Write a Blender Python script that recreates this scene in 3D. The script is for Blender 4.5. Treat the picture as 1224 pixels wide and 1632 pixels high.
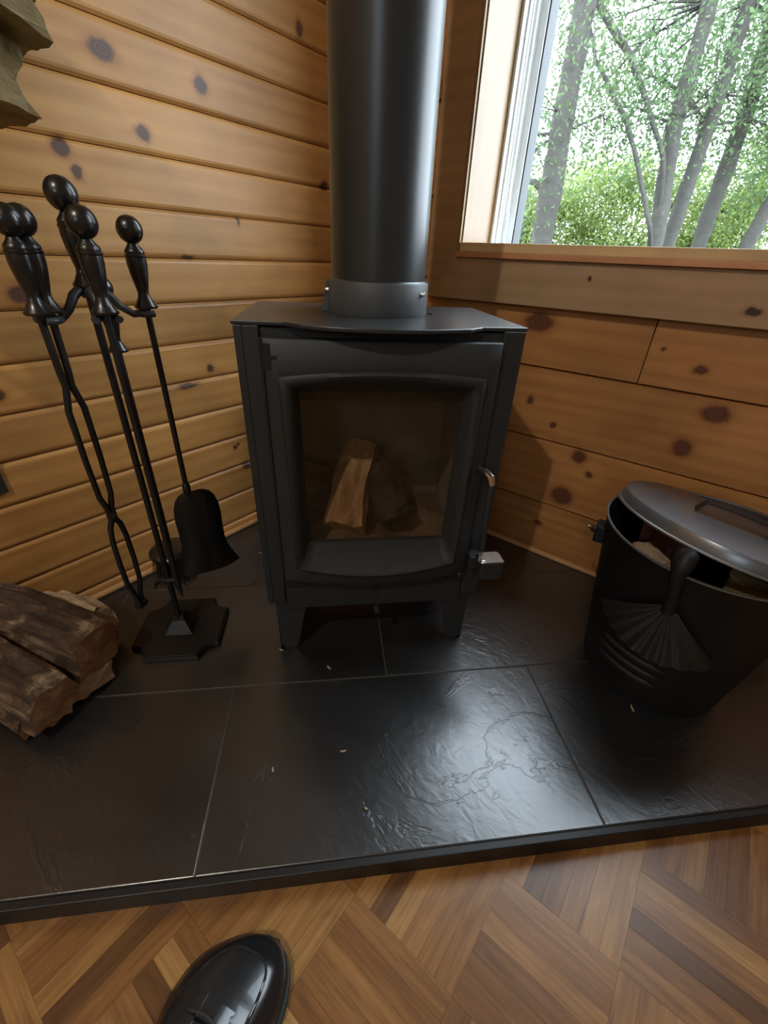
import bpy, math, random
from math import sin, cos, pi, radians as R
from mathutils import Vector, Matrix
random.seed(7)
for o in list(bpy.data.objects): bpy.data.objects.remove(o)
scene = bpy.context.scene
COL = scene.collection

# ------------------------------------------------------------------ camera
cd = bpy.data.cameras.new('camera'); cam = bpy.data.objects.new('camera', cd); COL.objects.link(cam)
cr = Vector((0.78527727, 0.61780832, 0.04065077)); cu = Vector((-0.34444197, 0.38136397, 0.85785853)); cf = Vector((-0.5144894, 0.68765863, -0.51227557))
cp = Vector((1.021395, -1.12793, 0.745))
cam.matrix_world = Matrix(((cr.x, cu.x, -cf.x, cp.x), (cr.y, cu.y, -cf.y, cp.y), (cr.z, cu.z, -cf.z, cp.z), (0, 0, 0, 1)))
cd.sensor_fit = 'VERTICAL'; cd.sensor_height = 36; cd.lens = 683 / 1632 * 36; cd.clip_start = 0.02; cd.clip_end = 200
scene.camera = cam

# ------------------------------------------------------------------ sky, lamps, exposure
world = bpy.data.worlds.new('overcast_sky'); scene.world = world; world.use_nodes = True
bg = world.node_tree.nodes['Background']; bg.inputs[0].default_value = (0.76, 0.89, 1.0, 1); bg.inputs[1].default_value = 12
pl = bpy.data.lights.new('window_portal', 'AREA'); pl.shape = 'RECTANGLE'; pl.size = 1.15; pl.size_y = 1.15
pl.cycles.is_portal = True
po = bpy.data.objects.new('window_portal', pl); COL.objects.link(po); po.location = (0.99, 0.27, 1.36); po.rotation_euler = (R(-90), 0, 0)
pl2 = pl.copy(); pl2.size = pl2.size_y = .62; po2 = bpy.data.objects.new('window_portal', pl2); COL.objects.link(po2); po2.location = (1.9, -3.43, 1.525); po2.rotation_euler = (R(90), 0, 0)  # second portal serves the added fill window behind the camera
LAMP_POS = (0.866, -2.3, 2.27); LAMP_W = 60; LAMP_COL = (1.0, 0.94, 0.84)
vs = scene.view_settings; vs.view_transform = 'Standard'; vs.look = 'None'; vs.gamma = 1; vs.use_curve_mapping = False; vs.exposure = -0.08

# ------------------------------------------------------------------ helpers
class MB:
    def __init__(s): s.v = []; s.f = []; s.M = None
    def add(s, vs, fs):
        n = len(s.v); s.v += [tuple(v) for v in vs]; s.f += [tuple(i + n for i in f) for f in fs]; return s
    def box(s, x0, x1, y0, y1, z0, z1, M=None):
        vs = [Vector(p) for p in ((x0,y0,z0),(x1,y0,z0),(x1,y1,z0),(x0,y1,z0),(x0,y0,z1),(x1,y0,z1),(x1,y1,z1),(x0,y1,z1))]
        if M: vs = [M @ v for v in vs]
        return s.add(vs, [(3,2,1,0),(4,5,6,7),(0,1,5,4),(1,2,6,5),(2,3,7,6),(3,0,4,7)])
    def lathe(s, prof, n=24, cx=0, cy=0, z0=0, M=None, cap=True):
        vs = []; fs = []
        for r, z in prof:
            for k in range(n):
                a = 2*pi*k/n; vs.append(Vector((cx + r*cos(a), cy + r*sin(a), z0 + z)))
        for i in range(len(prof)-1):
            for k in range(n):
                fs.append((i*n+k, i*n+(k+1)%n, (i+1)*n+(k+1)%n, (i+1)*n+k))
        if cap and prof[0][0] > 1e-6: fs.append(tuple(reversed(range(n))))
        if cap and prof[-1][0] > 1e-6: fs.append(tuple((len(prof)-1)*n+k for k in range(n)))
        if M: vs = [M @ v for v in vs]
        return s.add(vs, fs)
    def tube(s, pts, r, n=10, cap=True):
        pts = [Vector(p) for p in pts]; m = len(pts); vs = []; fs = []
        rs = r if isinstance(r, (list, tuple)) else [r]*m
        t0 = (pts[1]-pts[0]).normalized(); up = Vector((0,0,1)) if abs(t0.z) < .9 else Vector((1,0,0))
        a = t0.cross(up).normalized()
        for i in range(m):
            t = (pts[min(i+1,m-1)]-pts[max(i-1,0)]).normalized()
            a = (a - t*a.dot(t)).normalized(); b = t.cross(a)
            for k in range(n):
                w = 2*pi*k/n; vs.append(pts[i] + (a*cos(w) + b*sin(w))*rs[i])
        for i in range(m-1):
            for k in range(n): fs.append((i*n+k, i*n+(k+1)%n, (i+1)*n+(k+1)%n, (i+1)*n+k))
        if cap: fs.append(tuple(reversed(range(n)))); fs.append(tuple((m-1)*n+k for k in range(n)))
        return s.add(vs, fs)
    def prism(s, poly, h0, h1, axis='z', M=None, bev=0):
        n = len(poly)
        def mk(p, h):
            if axis == 'z': return Vector((p[0], p[1], h))
            if axis == 'y': return Vector((p[0], h, p[1]))
            return Vector((h, p[0], p[1]))
        vs = [mk(p, h0) for p in poly] + [mk(p, h1) for p in poly]
        if M: vs = [M @ v for v in vs]
        fs = [tuple(reversed(range(n))), tuple(range(n, 2*n))] + [(i, (i+1)%n, n+(i+1)%n, n+i) for i in range(n)]
        return s.add(vs, fs)
    def rings(s, rings, closed=True, cap0=False, cap1=False):
        n = len(rings[0]); vs = [p for r in rings for p in r]; fs = []
        for i in range(len(rings)-1):
            for k in range(n if closed else n-1):
                fs.append((i*n+k, i*n+(k+1)%n, (i+1)*n+(k+1)%n, (i+1)*n+k))
        if cap0: fs.append(tuple(reversed(range(n))))
        if cap1: fs.append(tuple((len(rings)-1)*n+k for k in range(n)))
        return s.add(vs, fs)
    def mesh(s, name, mat, smooth=None, fix=True):
        me = bpy.data.meshes.new(name); me.from_pydata(s.v, [], s.f); me.update()
        if fix:
            import bmesh
            b = bmesh.new(); b.from_mesh(me); bmesh.ops.recalc_face_normals(b, faces=b.faces); b.to_mesh(me); b.free()
        if mat: me.materials.append(mat)
        if smooth:
            me.polygons.foreach_set('use_smooth', [True]*len(me.polygons)); me.set_sharp_from_angle(angle=R(smooth))
        return me
    def build(s, name, mat, parent=None, smooth=None, bevel=0, label=None, fix=True, kind=None):
        o = bpy.data.objects.new(name, s.mesh(name, mat, smooth, fix)); COL.objects.link(o)
        if parent: o.parent = parent
        if bevel:
            m = o.modifiers.new('bevel', 'BEVEL'); m.width = bevel; m.segments = 2; m.limit_method = 'ANGLE'; m.angle_limit = R(35)
        if label: o['label'] = label
        if kind: o['kind'] = kind
        return o
def inst(me, name, parent=None, loc=(0,0,0), rz=0, scale=None):
    o = bpy.data.objects.new(name, me); COL.objects.link(o); o.location = loc; o.rotation_euler = (0,0,rz)
    if scale: o.scale = scale
    if parent: o.parent = parent
    return o
def tag(o, label, cat, group=None):
    o['label'] = label; o['category'] = cat
    if group: o['group'] = group
    return o
def thing(name, label, cat, loc=(0,0,0), rz=0, group=None):
    o = bpy.data.objects.new(name, None); COL.objects.link(o); o.location = loc; o.rotation_euler = (0,0,rz)
    o.empty_display_size = .05
    return tag(o, label, cat, group)
S2 = 2**.5
def SN(s, n, z=0): return Vector(((s+n)/S2, (s-n)/S2, z))
def clip(poly, fn):
    out = []
    for i in range(len(poly)):
        a, b = poly[i], poly[(i+1) % len(poly)]; fa, fb = fn(a), fn(b)
        if fa >= 0: out.append(a)
        if (fa >= 0) != (fb >= 0):
            t = fa/(fa-fb); out.append((a[0]+(b[0]-a[0])*t, a[1]+(b[1]-a[1])*t))
    return out

# ------------------------------------------------------------------ materials
def new_mat(name):
    m = bpy.data.materials.new(name); m.use_nodes = True; nt = m.node_tree
    return m, nt, nt.nodes['Principled BSDF']
def nd(nt, t, **kw):
    n = nt.nodes.new(t)
    for k, v in kw.items(): setattr(n, k, v)
    return n
def ramp(nt, fac, stops):
    r = nd(nt, 'ShaderNodeValToRGB'); e = r.color_ramp.elements
    while len(e) < len(stops): e.new(.5)
    for i, (p, c) in enumerate(stops): e[i].position = p; e[i].color = (*c, 1)
    nt.links.new(fac, r.inputs[0]); return r.outputs[0]
def mathn(nt, op, a, b=None, clampv=False):
    n = nd(nt, 'ShaderNodeMath', operation=op, use_clamp=clampv)
    for i, x in enumerate((a, b)):
        if x is None: continue
        if isinstance(x, (int, float)): n.inputs[i].default_value = x
        else: nt.links.new(x, n.inputs[i])
    return n.outputs[0]
def mixc(nt, fac, a, b, mode='MIX'):
    n = nd(nt, 'ShaderNodeMix', data_type='RGBA', blend_type=mode)
    for i, x in ((0, fac), (6, a), (7, b)):
        if isinstance(x, (int, float)): n.inputs[i].default_value = x
        elif isinstance(x, tuple): n.inputs[i].default_value = (*x, 1)
        else: nt.links.new(x, n.inputs[i])
    return n.outputs[2]
def noise(nt, vec, scale, detail=4, rough=.55, dist=0):
    n = nd(nt, 'ShaderNodeTexNoise'); n.inputs['Scale'].default_value = scale; n.inputs['Detail'].default_value = detail
    n.inputs['Roughness'].default_value = rough; n.inputs['Distortion'].default_value = dist
    if vec is not None: nt.links.new(vec, n.inputs['Vector'])
    return n.outputs[0]
def mapping(nt, vec, scale=(1,1,1), rot=(0,0,0)):
    n = nd(nt, 'ShaderNodeMapping'); n.inputs['Scale'].default_value = scale; n.inputs['Rotation'].default_value = rot
    nt.links.new(vec, n.inputs['Vector']); return n.outputs[0]
def bump(nt, bs, h, strength=.3, dist=.002):
    b = nd(nt, 'ShaderNodeBump'); b.inputs['Strength'].default_value = strength; b.inputs['Distance'].default_value = dist
    nt.links.new(h, b.inputs['Height']); nt.links.new(b.outputs[0], bs.inputs['Normal'])
def simple(name, col, rough=.5, metal=0, bscale=None, bstr=.2, var=.15, spec=.5, bdist=.001, coat=0):
    m, nt, bs = new_mat(name)
    tc = nd(nt, 'ShaderNodeTexCoord').outputs['Object']
    n = noise(nt, tc, 9, 4)
    lo = tuple(c*(1-var) for c in col); hi = tuple(min(1, c*(1+var)) for c in col)
    nt.links.new(ramp(nt, n, [(.3, lo), (.7, hi)]), bs.inputs['Base Color'])
    bs.inputs['Roughness'].default_value = rough; bs.inputs['Metallic'].default_value = metal
    bs.inputs['Specular IOR Level'].default_value = spec; bs.inputs['Coat Weight'].default_value = coat
    if bscale: bump(nt, bs, noise(nt, tc, bscale, 3), bstr, bdist)
    return m
def wood(name, base, dark, grain_axis, knots=(), uv=('y','z'), rough=.45, knotcol=(.035,.014,.006), gscale=22, var=.22, coat=.0, spec=.35):
    """world-space pine: grain streaks along grain_axis, explicit knots at (u, v, a, b)"""
    m, nt, bs = new_mat(name); L = nt.links.new
    pos = nd(nt, 'ShaderNodeNewGeometry').outputs['Position']
    rnd = nd(nt, 'ShaderNodeObjectInfo').outputs['Random']
    cmb = nd(nt, 'ShaderNodeCombineXYZ')
    for k in range(3): L(mathn(nt, 'MULTIPLY', rnd, 7.3+3*k), cmb.inputs[k])
    add = nd(nt, 'ShaderNodeVectorMath', operation='ADD'); L(pos, add.inputs[0]); L(cmb.outputs[0], add.inputs[1])
    sep = nd(nt, 'ShaderNodeSeparateXYZ'); L(pos, sep.inputs[0])
    # displacement of the grain around knots
    u = sep.outputs[{'x':0,'y':1}[uv[0]]]; v = sep.outputs[2]
    c2 = nd(nt, 'ShaderNodeCombineXYZ'); L(u, c2.inputs[0]); L(v, c2.inputs[1])
    wob = nd(nt, 'ShaderNodeTexNoise'); wob.inputs['Scale'].default_value = 60; wob.inputs['Detail'].default_value = 3; L(pos, wob.inputs['Vector'])
    w2 = nd(nt, 'ShaderNodeVectorMath', operation='MULTIPLY_ADD'); L(wob.outputs[1], w2.inputs[0]); w2.inputs[1].default_value = (.012,.012,0); L(c2.outputs[0], w2.inputs[2])
    w3 = nd(nt, 'ShaderNodeVectorMath', operation='SUBTRACT'); L(w2.outputs[0], w3.inputs[0]); w3.inputs[1].default_value = (.006,.006,0)
    dmin = None
    for (ku, kv, ka, kb) in knots:
        a = nd(nt, 'ShaderNodeVectorMath', operation='SUBTRACT'); L(w3.outputs[0], a.inputs[0]); a.inputs[1].default_value = (ku, kv, 0)
        b = nd(nt, 'ShaderNodeVectorMath', operation='MULTIPLY'); L(a.outputs[0], b.inputs[0]); b.inputs[1].default_value = (1/ka, 1/kb, 0)
        l = nd(nt, 'ShaderNodeVectorMath', operation='LENGTH'); L(b.outputs[0], l.inputs[0])
        dmin = l.outputs['Value'] if dmin is None else mathn(nt, 'MINIMUM', dmin, l.outputs['Value'])
    sc = {'x': (1.2, 14, 14), 'y': (14, 1.2, 14), 'z': (14, 14, 1.2)}[grain_axis]
    g1 = noise(nt, mapping(nt, add.outputs[0], sc), gscale/7, 5, .6, .6)
    g2 = noise(nt, mapping(nt, add.outputs[0], tuple(x*.28 for x in sc)), 2.2, 3, .5, .8)
    blot = noise(nt, add.outputs[0], 4.2, 3)
    wv = nd(nt, 'ShaderNodeTexWave', wave_type='BANDS', bands_direction='Z'); wv.inputs['Scale'].default_value = 9; wv.inputs['Distortion'].default_value = 7
    wv.inputs['Detail'].default_value = 2; wv.inputs['Detail Scale'].default_value = .8
    L(mapping(nt, add.outputs[0], tuple(min(1, x/12) for x in sc)), wv.inputs['Vector'])
    f = mathn(nt, 'ADD', mathn(nt, 'MULTIPLY', g1, .5), mathn(nt, 'MULTIPLY', wv.outputs[1], .13))
    f = mathn(nt, 'ADD', f, mathn(nt, 'MULTIPLY', g2, .35))
    colr = ramp(nt, f, [(.25, dark), (.62, base)])
    tone = mathn(nt, 'ADD', mathn(nt, 'MULTIPLY', rnd, var), mathn(nt, 'ADD', mathn(nt, 'MULTIPLY', blot, .8), .57 - var/2))
    tn = nd(nt, 'ShaderNodeCombineXYZ')
    for k in range(3): L(tone, tn.inputs[k])
    colr = mixc(nt, 1.0, colr, tn.outputs[0], 'MULTIPLY')
    if dmin is not None:
        halo = mathn(nt, 'SUBTRACT', 1, mathn(nt, 'DIVIDE', mathn(nt, 'SUBTRACT', dmin, 1.0), 1.3), True)
        colr = mixc(nt, mathn(nt, 'MULTIPLY', mathn(nt, 'MULTIPLY', halo, halo), .75), colr, (dark[0]*.62, dark[1]*.45, dark[2]*.5))
        core = mathn(nt, 'MULTIPLY', mathn(nt, 'SUBTRACT', 1.2, dmin), 2.8, True)
        ring = mathn(nt, 'MULTIPLY', mathn(nt, 'ADD', mathn(nt, 'SINE', mathn(nt, 'MULTIPLY', dmin, 15)), 1), .5)
        kc = mixc(nt, mathn(nt, 'MULTIPLY', ring, .35), knotcol, tuple(x*2.4 for x in knotcol))
        colr = mixc(nt, mathn(nt, 'MULTIPLY', core, .93), colr, kc)
    L(colr, bs.inputs['Base Color'])
    bs.inputs['Roughness'].default_value = rough; bs.inputs['Specular IOR Level'].default_value = spec; bs.inputs['Coat Weight'].default_value = coat
    bump(nt, bs, g1, .12, .001)
    return m

KL = [(-.626,1.027,.020,.013),(-.44,1.023,.013,.013),(-.579,.926,.012,.010),(-.729,.882,.012,.012),(-.714,.851,.008,.010),(-.167,1.176,.010,.013),
      (-.387,.80,.004,.008),(-.529,.724,.012,.004),(-.52,.485,.008,.009),(-.481,.263,.006,.006),(-.453,.195,.011,.010),(-.585,.453,.022,.005),
      (-.857,.66,.018,.014),(-.47,.268,.004,.004),(-.10,.90,.012,.010),(-.95,.50,.014,.010)]
KR = [(a_, b_, c_*1.2, d_*1.2) for a_, b_, c_, d_ in [(.621,.622,.026,.016),(.979,.569,.010,.007),(.641,.436,.006,.008),(1.034,.488,.019,.014),(1.002,.403,.014,.015),(.798,.32,.013,.012),
      (.833,.28,.007,.006),(.783,.20,.022,.018),(.31,1.08,.020,.020),(.31,.91,.014,.02),(1.30,.30,.02,.015),(.90,.60,.004,.003),(.74,.095,.008,.006),(.715,.385,.005,.006)]]
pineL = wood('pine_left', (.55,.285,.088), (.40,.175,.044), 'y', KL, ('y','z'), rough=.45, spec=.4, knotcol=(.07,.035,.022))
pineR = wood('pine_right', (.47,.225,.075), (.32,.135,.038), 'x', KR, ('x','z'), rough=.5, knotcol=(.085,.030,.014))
pineG = wood('pine_general', (.48,.26,.10), (.32,.16,.055), 'x')
casingM = wood('casing_pine', (.40,.26,.145), (.32,.195,.10), 'x', [(1.023,.685,.013,.007),(.72,.72,.004,.004)], ('x','z'), rough=.4, var=.03)
jambM = wood('jamb_pine', (.28,.175,.078), (.22,.125,.05), 'z', rough=.35, var=.05)
sillM = wood('sill_pine', (.66,.46,.24), (.50,.32,.14), 'x', rough=.35, var=.03)
edgeM = wood('edge_pine', (.58,.30,.15), (.42,.18,.08), 'x', rough=.4, var=.03)
stripM = wood('pine_strip', (.58,.34,.15), (.40,.2,.07), 'x', rough=.5, var=.05)
stoveM = simple('stove_black_paint', (.017,.019,.020), .52, 0, 700, .15, .1, spec=.5, bdist=.0004)
plateM = simple('stove_plate_paint', (.024,.026,.028), .30, 0, 500, .12, .2, spec=.5, bdist=.0003)
collarM = simple('collar_grey_iron', (.048,.053,.056), .55, 0, 260, .25, .15, bdist=.0006)
pipeM = simple('pipe_satin_black', (.018,.021,.023), .33, 0, None, var=.12, spec=.6)
darkM = simple('recess_black', (.006,.006,.006), .8)
chromeM = simple('polished_steel', (.75,.76,.78), .18, 1, var=.03)
toolM = simple('tool_black_iron', (.011,.010,.009), .30, 0, 90, .12, .25, spec=.6, coat=.2)
toolmatM = simple('tool_black_rod', (.008,.0075,.007), .45, 0, 200, .2, .25)
bristleM = simple('bristle_black', (.012,.011,.010), .7)
bucketM = simple('bucket_black', (.0055,.0057,.0065), .55, 0, 300, .15, .2, spec=.35)
lidM = simple('lid_grey_black', (.15,.16,.175), .30, .55, 160, .05, .1, spec=.7)
rimM = simple('worn_rim', (.16,.15,.14), .4, .6)
trimM = simple('hearth_edge_black', (.006,.006,.007), .5, 0, None)
groutM = simple('grout', (.065,.055,.048), .85, 0, 300, .3, .2)
vinylM = simple('white_vinyl', (.78,.80,.80), .35, 0, None, var=.02)
gasketM = simple('gasket_black', (.02,.025,.03), .5)
leatherM = simple('black_leather', (.012,.013,.014), .30, 0, 220, .18, .3, spec=.6, bdist=.0006, coat=.25)
soleM = simple('shoe_sole_rubber', (.018,.018,.018), .6, 0, 150, .2)
laceM = simple('lace_black', (.02,.02,.02), .7, 0, 900, .3)
sockM = simple('sock_charcoal', (.03,.03,.035), .9, 0, 600, .4)
fireM = simple('fire_panel', (.22,.20,.165), .9, 0, 25, .4, .4)
ashM = simple('ash_bed', (.20,.125,.075), .95, 0, 45, .9, .5, bdist=.006)
charM = simple('charred_wood', (.035,.028,.024), .8, 0, 40, .9, .6, bdist=.004)
steelrodM = simple('hook_iron', (.05,.055,.06), .38, .2, 120, .2)
plasticM = simple('outlet_plate', (.03,.028,.025), .5)
concM = simple('painted_boards', (.30,.255,.20), .9)
globeM, nt, bs = new_mat('lamp_glass'); bs.inputs['Base Color'].default_value = (.9,.9,.88,1); bs.inputs['Emission Color'].default_value = (1,.86,.68,1); bs.inputs['Emission Strength'].default_value = 3

def glass(name, refl=(.9,.95,1), tint=(1,1,1), ior=1.5, rough=0.0, dirt=0.0):
    m = bpy.data.materials.new(name); m.use_nodes = True; nt = m.node_tree; nt.nodes.clear(); L = nt.links.new
    out = nd(nt, 'ShaderNodeOutputMaterial'); tr = nd(nt, 'ShaderNodeBsdfTransparent'); tr.inputs[0].default_value = (*tint, 1)
    gl = nd(nt, 'ShaderNodeBsdfGlossy'); gl.inputs[0].default_value = (*refl, 1); gl.inputs['Roughness'].default_value = rough
    fr = nd(nt, 'ShaderNodeFresnel'); fr.inputs[0].default_value = ior; mx = nd(nt, 'ShaderNodeMixShader')
    gb = nd(nt, 'ShaderNodeNewGeometry').outputs['Backfacing']   # only the outer surface of the pane reflects (no false internal reflection)
    L(mathn(nt, 'MULTIPLY', fr.outputs[0], mathn(nt, 'SUBTRACT', 1, gb)), mx.inputs[0]); L(tr.outputs[0], mx.inputs[1]); L(gl.outputs[0], mx.inputs[2]); last = mx.outputs[0]
    if dirt:
        df = nd(nt, 'ShaderNodeBsdfDiffuse'); df.inputs[0].default_value = (.45,.34,.24,1)
        tc = nd(nt, 'ShaderNodeTexCoord').outputs['Object']; k = mathn(nt, 'MULTIPLY', noise(nt, tc, 7, 3), dirt)
        m2 = nd(nt, 'ShaderNodeMixShader'); L(k, m2.inputs[0]); L(last, m2.inputs[1]); L(df.outputs[0], m2.inputs[2]); last = m2.outputs[0]
    L(last, out.inputs[0]); return m
winglassM = glass('window_glass'); fireglassM = glass('stove_glass', tint=(.80,.77,.74), ior=1.5, rough=.02, dirt=.015)

def slate():
    m, nt, bs = new_mat('slate_tile'); L = nt.links.new
    pos = nd(nt, 'ShaderNodeNewGeometry').outputs['Position']; rnd = nd(nt, 'ShaderNodeObjectInfo').outputs['Random']
    cmb = nd(nt, 'ShaderNodeCombineXYZ'); L(mathn(nt, 'MULTIPLY', rnd, 9), cmb.inputs[2])
    add = nd(nt, 'ShaderNodeVectorMath', operation='ADD'); L(pos, add.inputs[0]); L(cmb.outputs[0], add.inputs[1]); p = add.outputs[0]
    big = noise(nt, p, 3.0, 5, .6, 1.2); mid = noise(nt, mapping(nt, p, (1,1.6,1), (0,0,.8)), 30, 2, .5, .9); fine = noise(nt, p, 170, 1)
    c = ramp(nt, big, [(.3, (.007,.0078,.009)), (.52, (.012,.0132,.0145)), (.75, (.022,.0225,.023))])
    L(c, bs.inputs['Base Color'])
    # cleft steps: a quantised low-frequency noise gives the layered ledges of split slate
    st = mathn(nt, 'MULTIPLY', noise(nt, p, 4.0, 6, .62, .9), 5.0); fl = mathn(nt, 'FLOOR', st); fr = mathn(nt, 'SUBTRACT', st, fl)
    stepv = mathn(nt, 'ADD', fl, mathn(nt, 'MULTIPLY', mathn(nt, 'SUBTRACT', fr, .90), 10, True))
    h = mathn(nt, 'ADD', mathn(nt, 'MULTIPLY', stepv, .40), mathn(nt, 'MULTIPLY', mid, .75)); h = mathn(nt, 'ADD', h, mathn(nt, 'MULTIPLY', fine, .07))
    bump(nt, bs, h, .42, .0030)
    L(ramp(nt, big, [(.3, (.30,)*3), (.7, (.38,)*3)]), bs.inputs['Roughness']); bs.inputs['Specular IOR Level'].default_value = .95; bs.inputs['Coat Weight'].default_value = 1.0; bs.inputs['Coat Roughness'].default_value = .29
    return m
slateM = slate()

def slatmat():
    m, nt, bs = new_mat('parquet_oak'); L = nt.links.new
    tc = nd(nt, 'ShaderNodeTexCoord').outputs['Object']; rnd = nd(nt, 'ShaderNodeObjectInfo').outputs['Random']
    cmb = nd(nt, 'ShaderNodeCombineXYZ'); L(mathn(nt, 'MULTIPLY', rnd, 31), cmb.inputs[2]); L(mathn(nt, 'MULTIPLY', rnd, 17), cmb.inputs[0])
    add = nd(nt, 'ShaderNodeVectorMath', operation='ADD'); L(tc, add.inputs[0]); L(cmb.outputs[0], add.inputs[1])
    g = noise(nt, mapping(nt, add.outputs[0], (3,60,10)), 3, 5, .65, .5); g2 = noise(nt, mapping(nt, add.outputs[0], (4,20,10)), 2, 2, .5, 1.2)
    tone = ramp(nt, rnd, [(0, (.12,.052,.016)), (.25, (.20,.088,.025)), (.65, (.27,.128,.038)), (1, (.35,.185,.058))])
    f = mathn(nt, 'ADD', mathn(nt, 'MULTIPLY', g, .6), mathn(nt, 'MULTIPLY', g2, .4))
    sh = ramp(nt, f, [(.30, (.52,.45,.40)), (.5, (.95,.95,.95)), (.72, (1.45,1.5,1.6))])
    L(mixc(nt, 1, tone, sh, 'MULTIPLY'), bs.inputs['Base Color'])
    bs.inputs['Roughness'].default_value = .36; bs.inputs['Coat Weight'].default_value = .15; bs.inputs['Coat Roughness'].default_value = .3
    bump(nt, bs, g, .1, .0006); return m
slatM = slatmat()
def barkmat(name, a, b, c, sc=14):
    m, nt, bs = new_mat(name); L = nt.links.new; tc = nd(nt, 'ShaderNodeTexCoord').outputs['Object']
    n1 = noise(nt, mapping(nt, tc, (1,2.2,2.2)), sc, 6, .65, 1.0); n2 = noise(nt, tc, sc*5, 4)
    L(ramp(nt, n1, [(.33, a), (.52, b), (.70, c)]), bs.inputs['Base Color']); bs.inputs['Roughness'].default_value = .85
    bump(nt, bs, mathn(nt, 'ADD', n1, mathn(nt, 'MULTIPLY', n2, .3)), .8, .006); return m
barkM = barkmat('firewood_bark', (.022,.012,.007), (.085,.048,.026), (.32,.23,.14))
splitM = barkmat('split_wood', (.16,.060,.018), (.26,.11,.038), (.38,.21,.09), 9)
splitpaleM = barkmat('split_wood_pale', (.17,.125,.055), (.26,.20,.095), (.34,.27,.14), 9)
ashbarkM = barkmat('tree_bark', (.036,.033,.028), (.046,.043,.037), (.062,.058,.050), 8)
fireboxlogM = barkmat('firebox_log', (.30,.15,.06), (.55,.30,.13), (.75,.48,.26), 12)
def leafmat(name, cols):
    m, nt, bs = new_mat(name); L = nt.links.new
    pos = nd(nt, 'ShaderNodeNewGeometry').outputs['Position']; n = noise(nt, pos, 5, 2); L(ramp(nt, n, [(.3, cols[0]), (.7, cols[1])]), bs.inputs['Base Color'])
    bs.inputs['Roughness'].default_value = .5
    t = nd(nt, 'ShaderNodeBsdfTranslucent'); L(ramp(nt, n, [(.3, cols[0]), (.7, cols[1])]), t.inputs[0])
    mx = nd(nt, 'ShaderNodeMixShader'); mx.inputs[0].default_value = .55; L(bs.outputs[0], mx.inputs[1]); L(t.outputs[0], mx.inputs[2]); L(mx.outputs[0], nt.nodes['Material Output'].inputs[0]); return m
leafA = leafmat('leaf_canopy', ((.075,.125,.050), (.13,.20,.085))); leafB = leafmat('leaf_bright', ((.22,.31,.09), (.31,.37,.13)))
grassM = simple('grass_ground', (.03,.045,.015), .9)

# ------------------------------------------------------------------ setting
FZ = -0.04; CEIL = 2.38; XR = 3.0; YF = -3.4
fl = MB().box(0, XR, YF, 0, FZ-.05, FZ-.009).build('floor', groutM); fl['kind'] = 'structure'
# parquet: square blocks of six slats, alternating direction
PB = .159; sw = PB/6
slat_me = MB().box(-PB/2+.00015, PB/2-.00015, -sw/2+.0001, sw/2-.0001, -.009, 0).mesh('slat', slatM)
blocks = []
for i in range(-7, 14):
    for j in range(-17, 9):
        x0 = 1.021 + PB*i; y0 = -.9396 + PB*j
        cx, cy = x0+PB/2, y0+PB/2; n = (cx-cy)/S2
        if x0 < -.1 or cx > XR or cy > 0 or cy < YF or n < 1.10: continue
        blocks.append((math.hypot(cx-.95, cy+1.0), i, j, cx, cy))
blocks.sort(); rest = MB()
for q, (d, i, j, cx, cy) in enumerate(blocks):
    along_y = (i + j) % 2 != 0
    for k in range(6):
        off = (k-2.5)*sw
        if q < 49:
            if along_y: inst(slat_me, 'slat', fl, (cx+off, cy, FZ+random.uniform(-.0003,.0003)), pi/2)
            else: inst(slat_me, 'slat', fl, (cx, cy+off, FZ+random.uniform(-.0003,.0003)), 0)
        else:
            if along_y: rest.box(cx+off-sw/2+.0004, cx+off+sw/2-.0004, cy-PB/2, cy+PB/2, FZ-.009, FZ)
            else: rest.box(cx-PB/2, cx+PB/2, cy+off-sw/2+.0004, cy+off+sw/2-.0004, FZ-.009, FZ)
rest.build('far_slats', slatM, fl, kind='stuff')
ce = MB().box(-.1, XR+.1, YF-.1, .25, CEIL, CEIL+.08).build('ceiling', concM); ce['kind'] = 'structure'

# left wall
wl = MB().box(-.12, -.017, YF-.1, .12, FZ-.05, CEIL).build('wall_left', pineG); wl['kind'] = 'structure'
P = .0866; z0 = .0292; cw, cdp = .0075, .0055
for k in range(-1, 27):
    zb = z0 + P*k; zt = min(zb + P, CEIL)
    if zt - zb < .02: continue
    prof = [(-.017, zb+.0008), (-cdp, zb+.0008), (-.0012, zb+cw*.7), (0, zb+cw*1.25), (0, zt-cw*1.25), (-.0012, zt-cw*.7), (-cdp, zt-.0008), (-.017, zt-.0008)]
    m = MB(); m.rings([[(x, YF, z) for x, z in prof], [(x, 0, z) for x, z in prof]], True, True, True)
    m.build('board', pineL, wl)
MB().box(0, .016, YF, 0, 0.0, .013).build('shoe_moulding', stripM, wl, bevel=.005)

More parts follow.
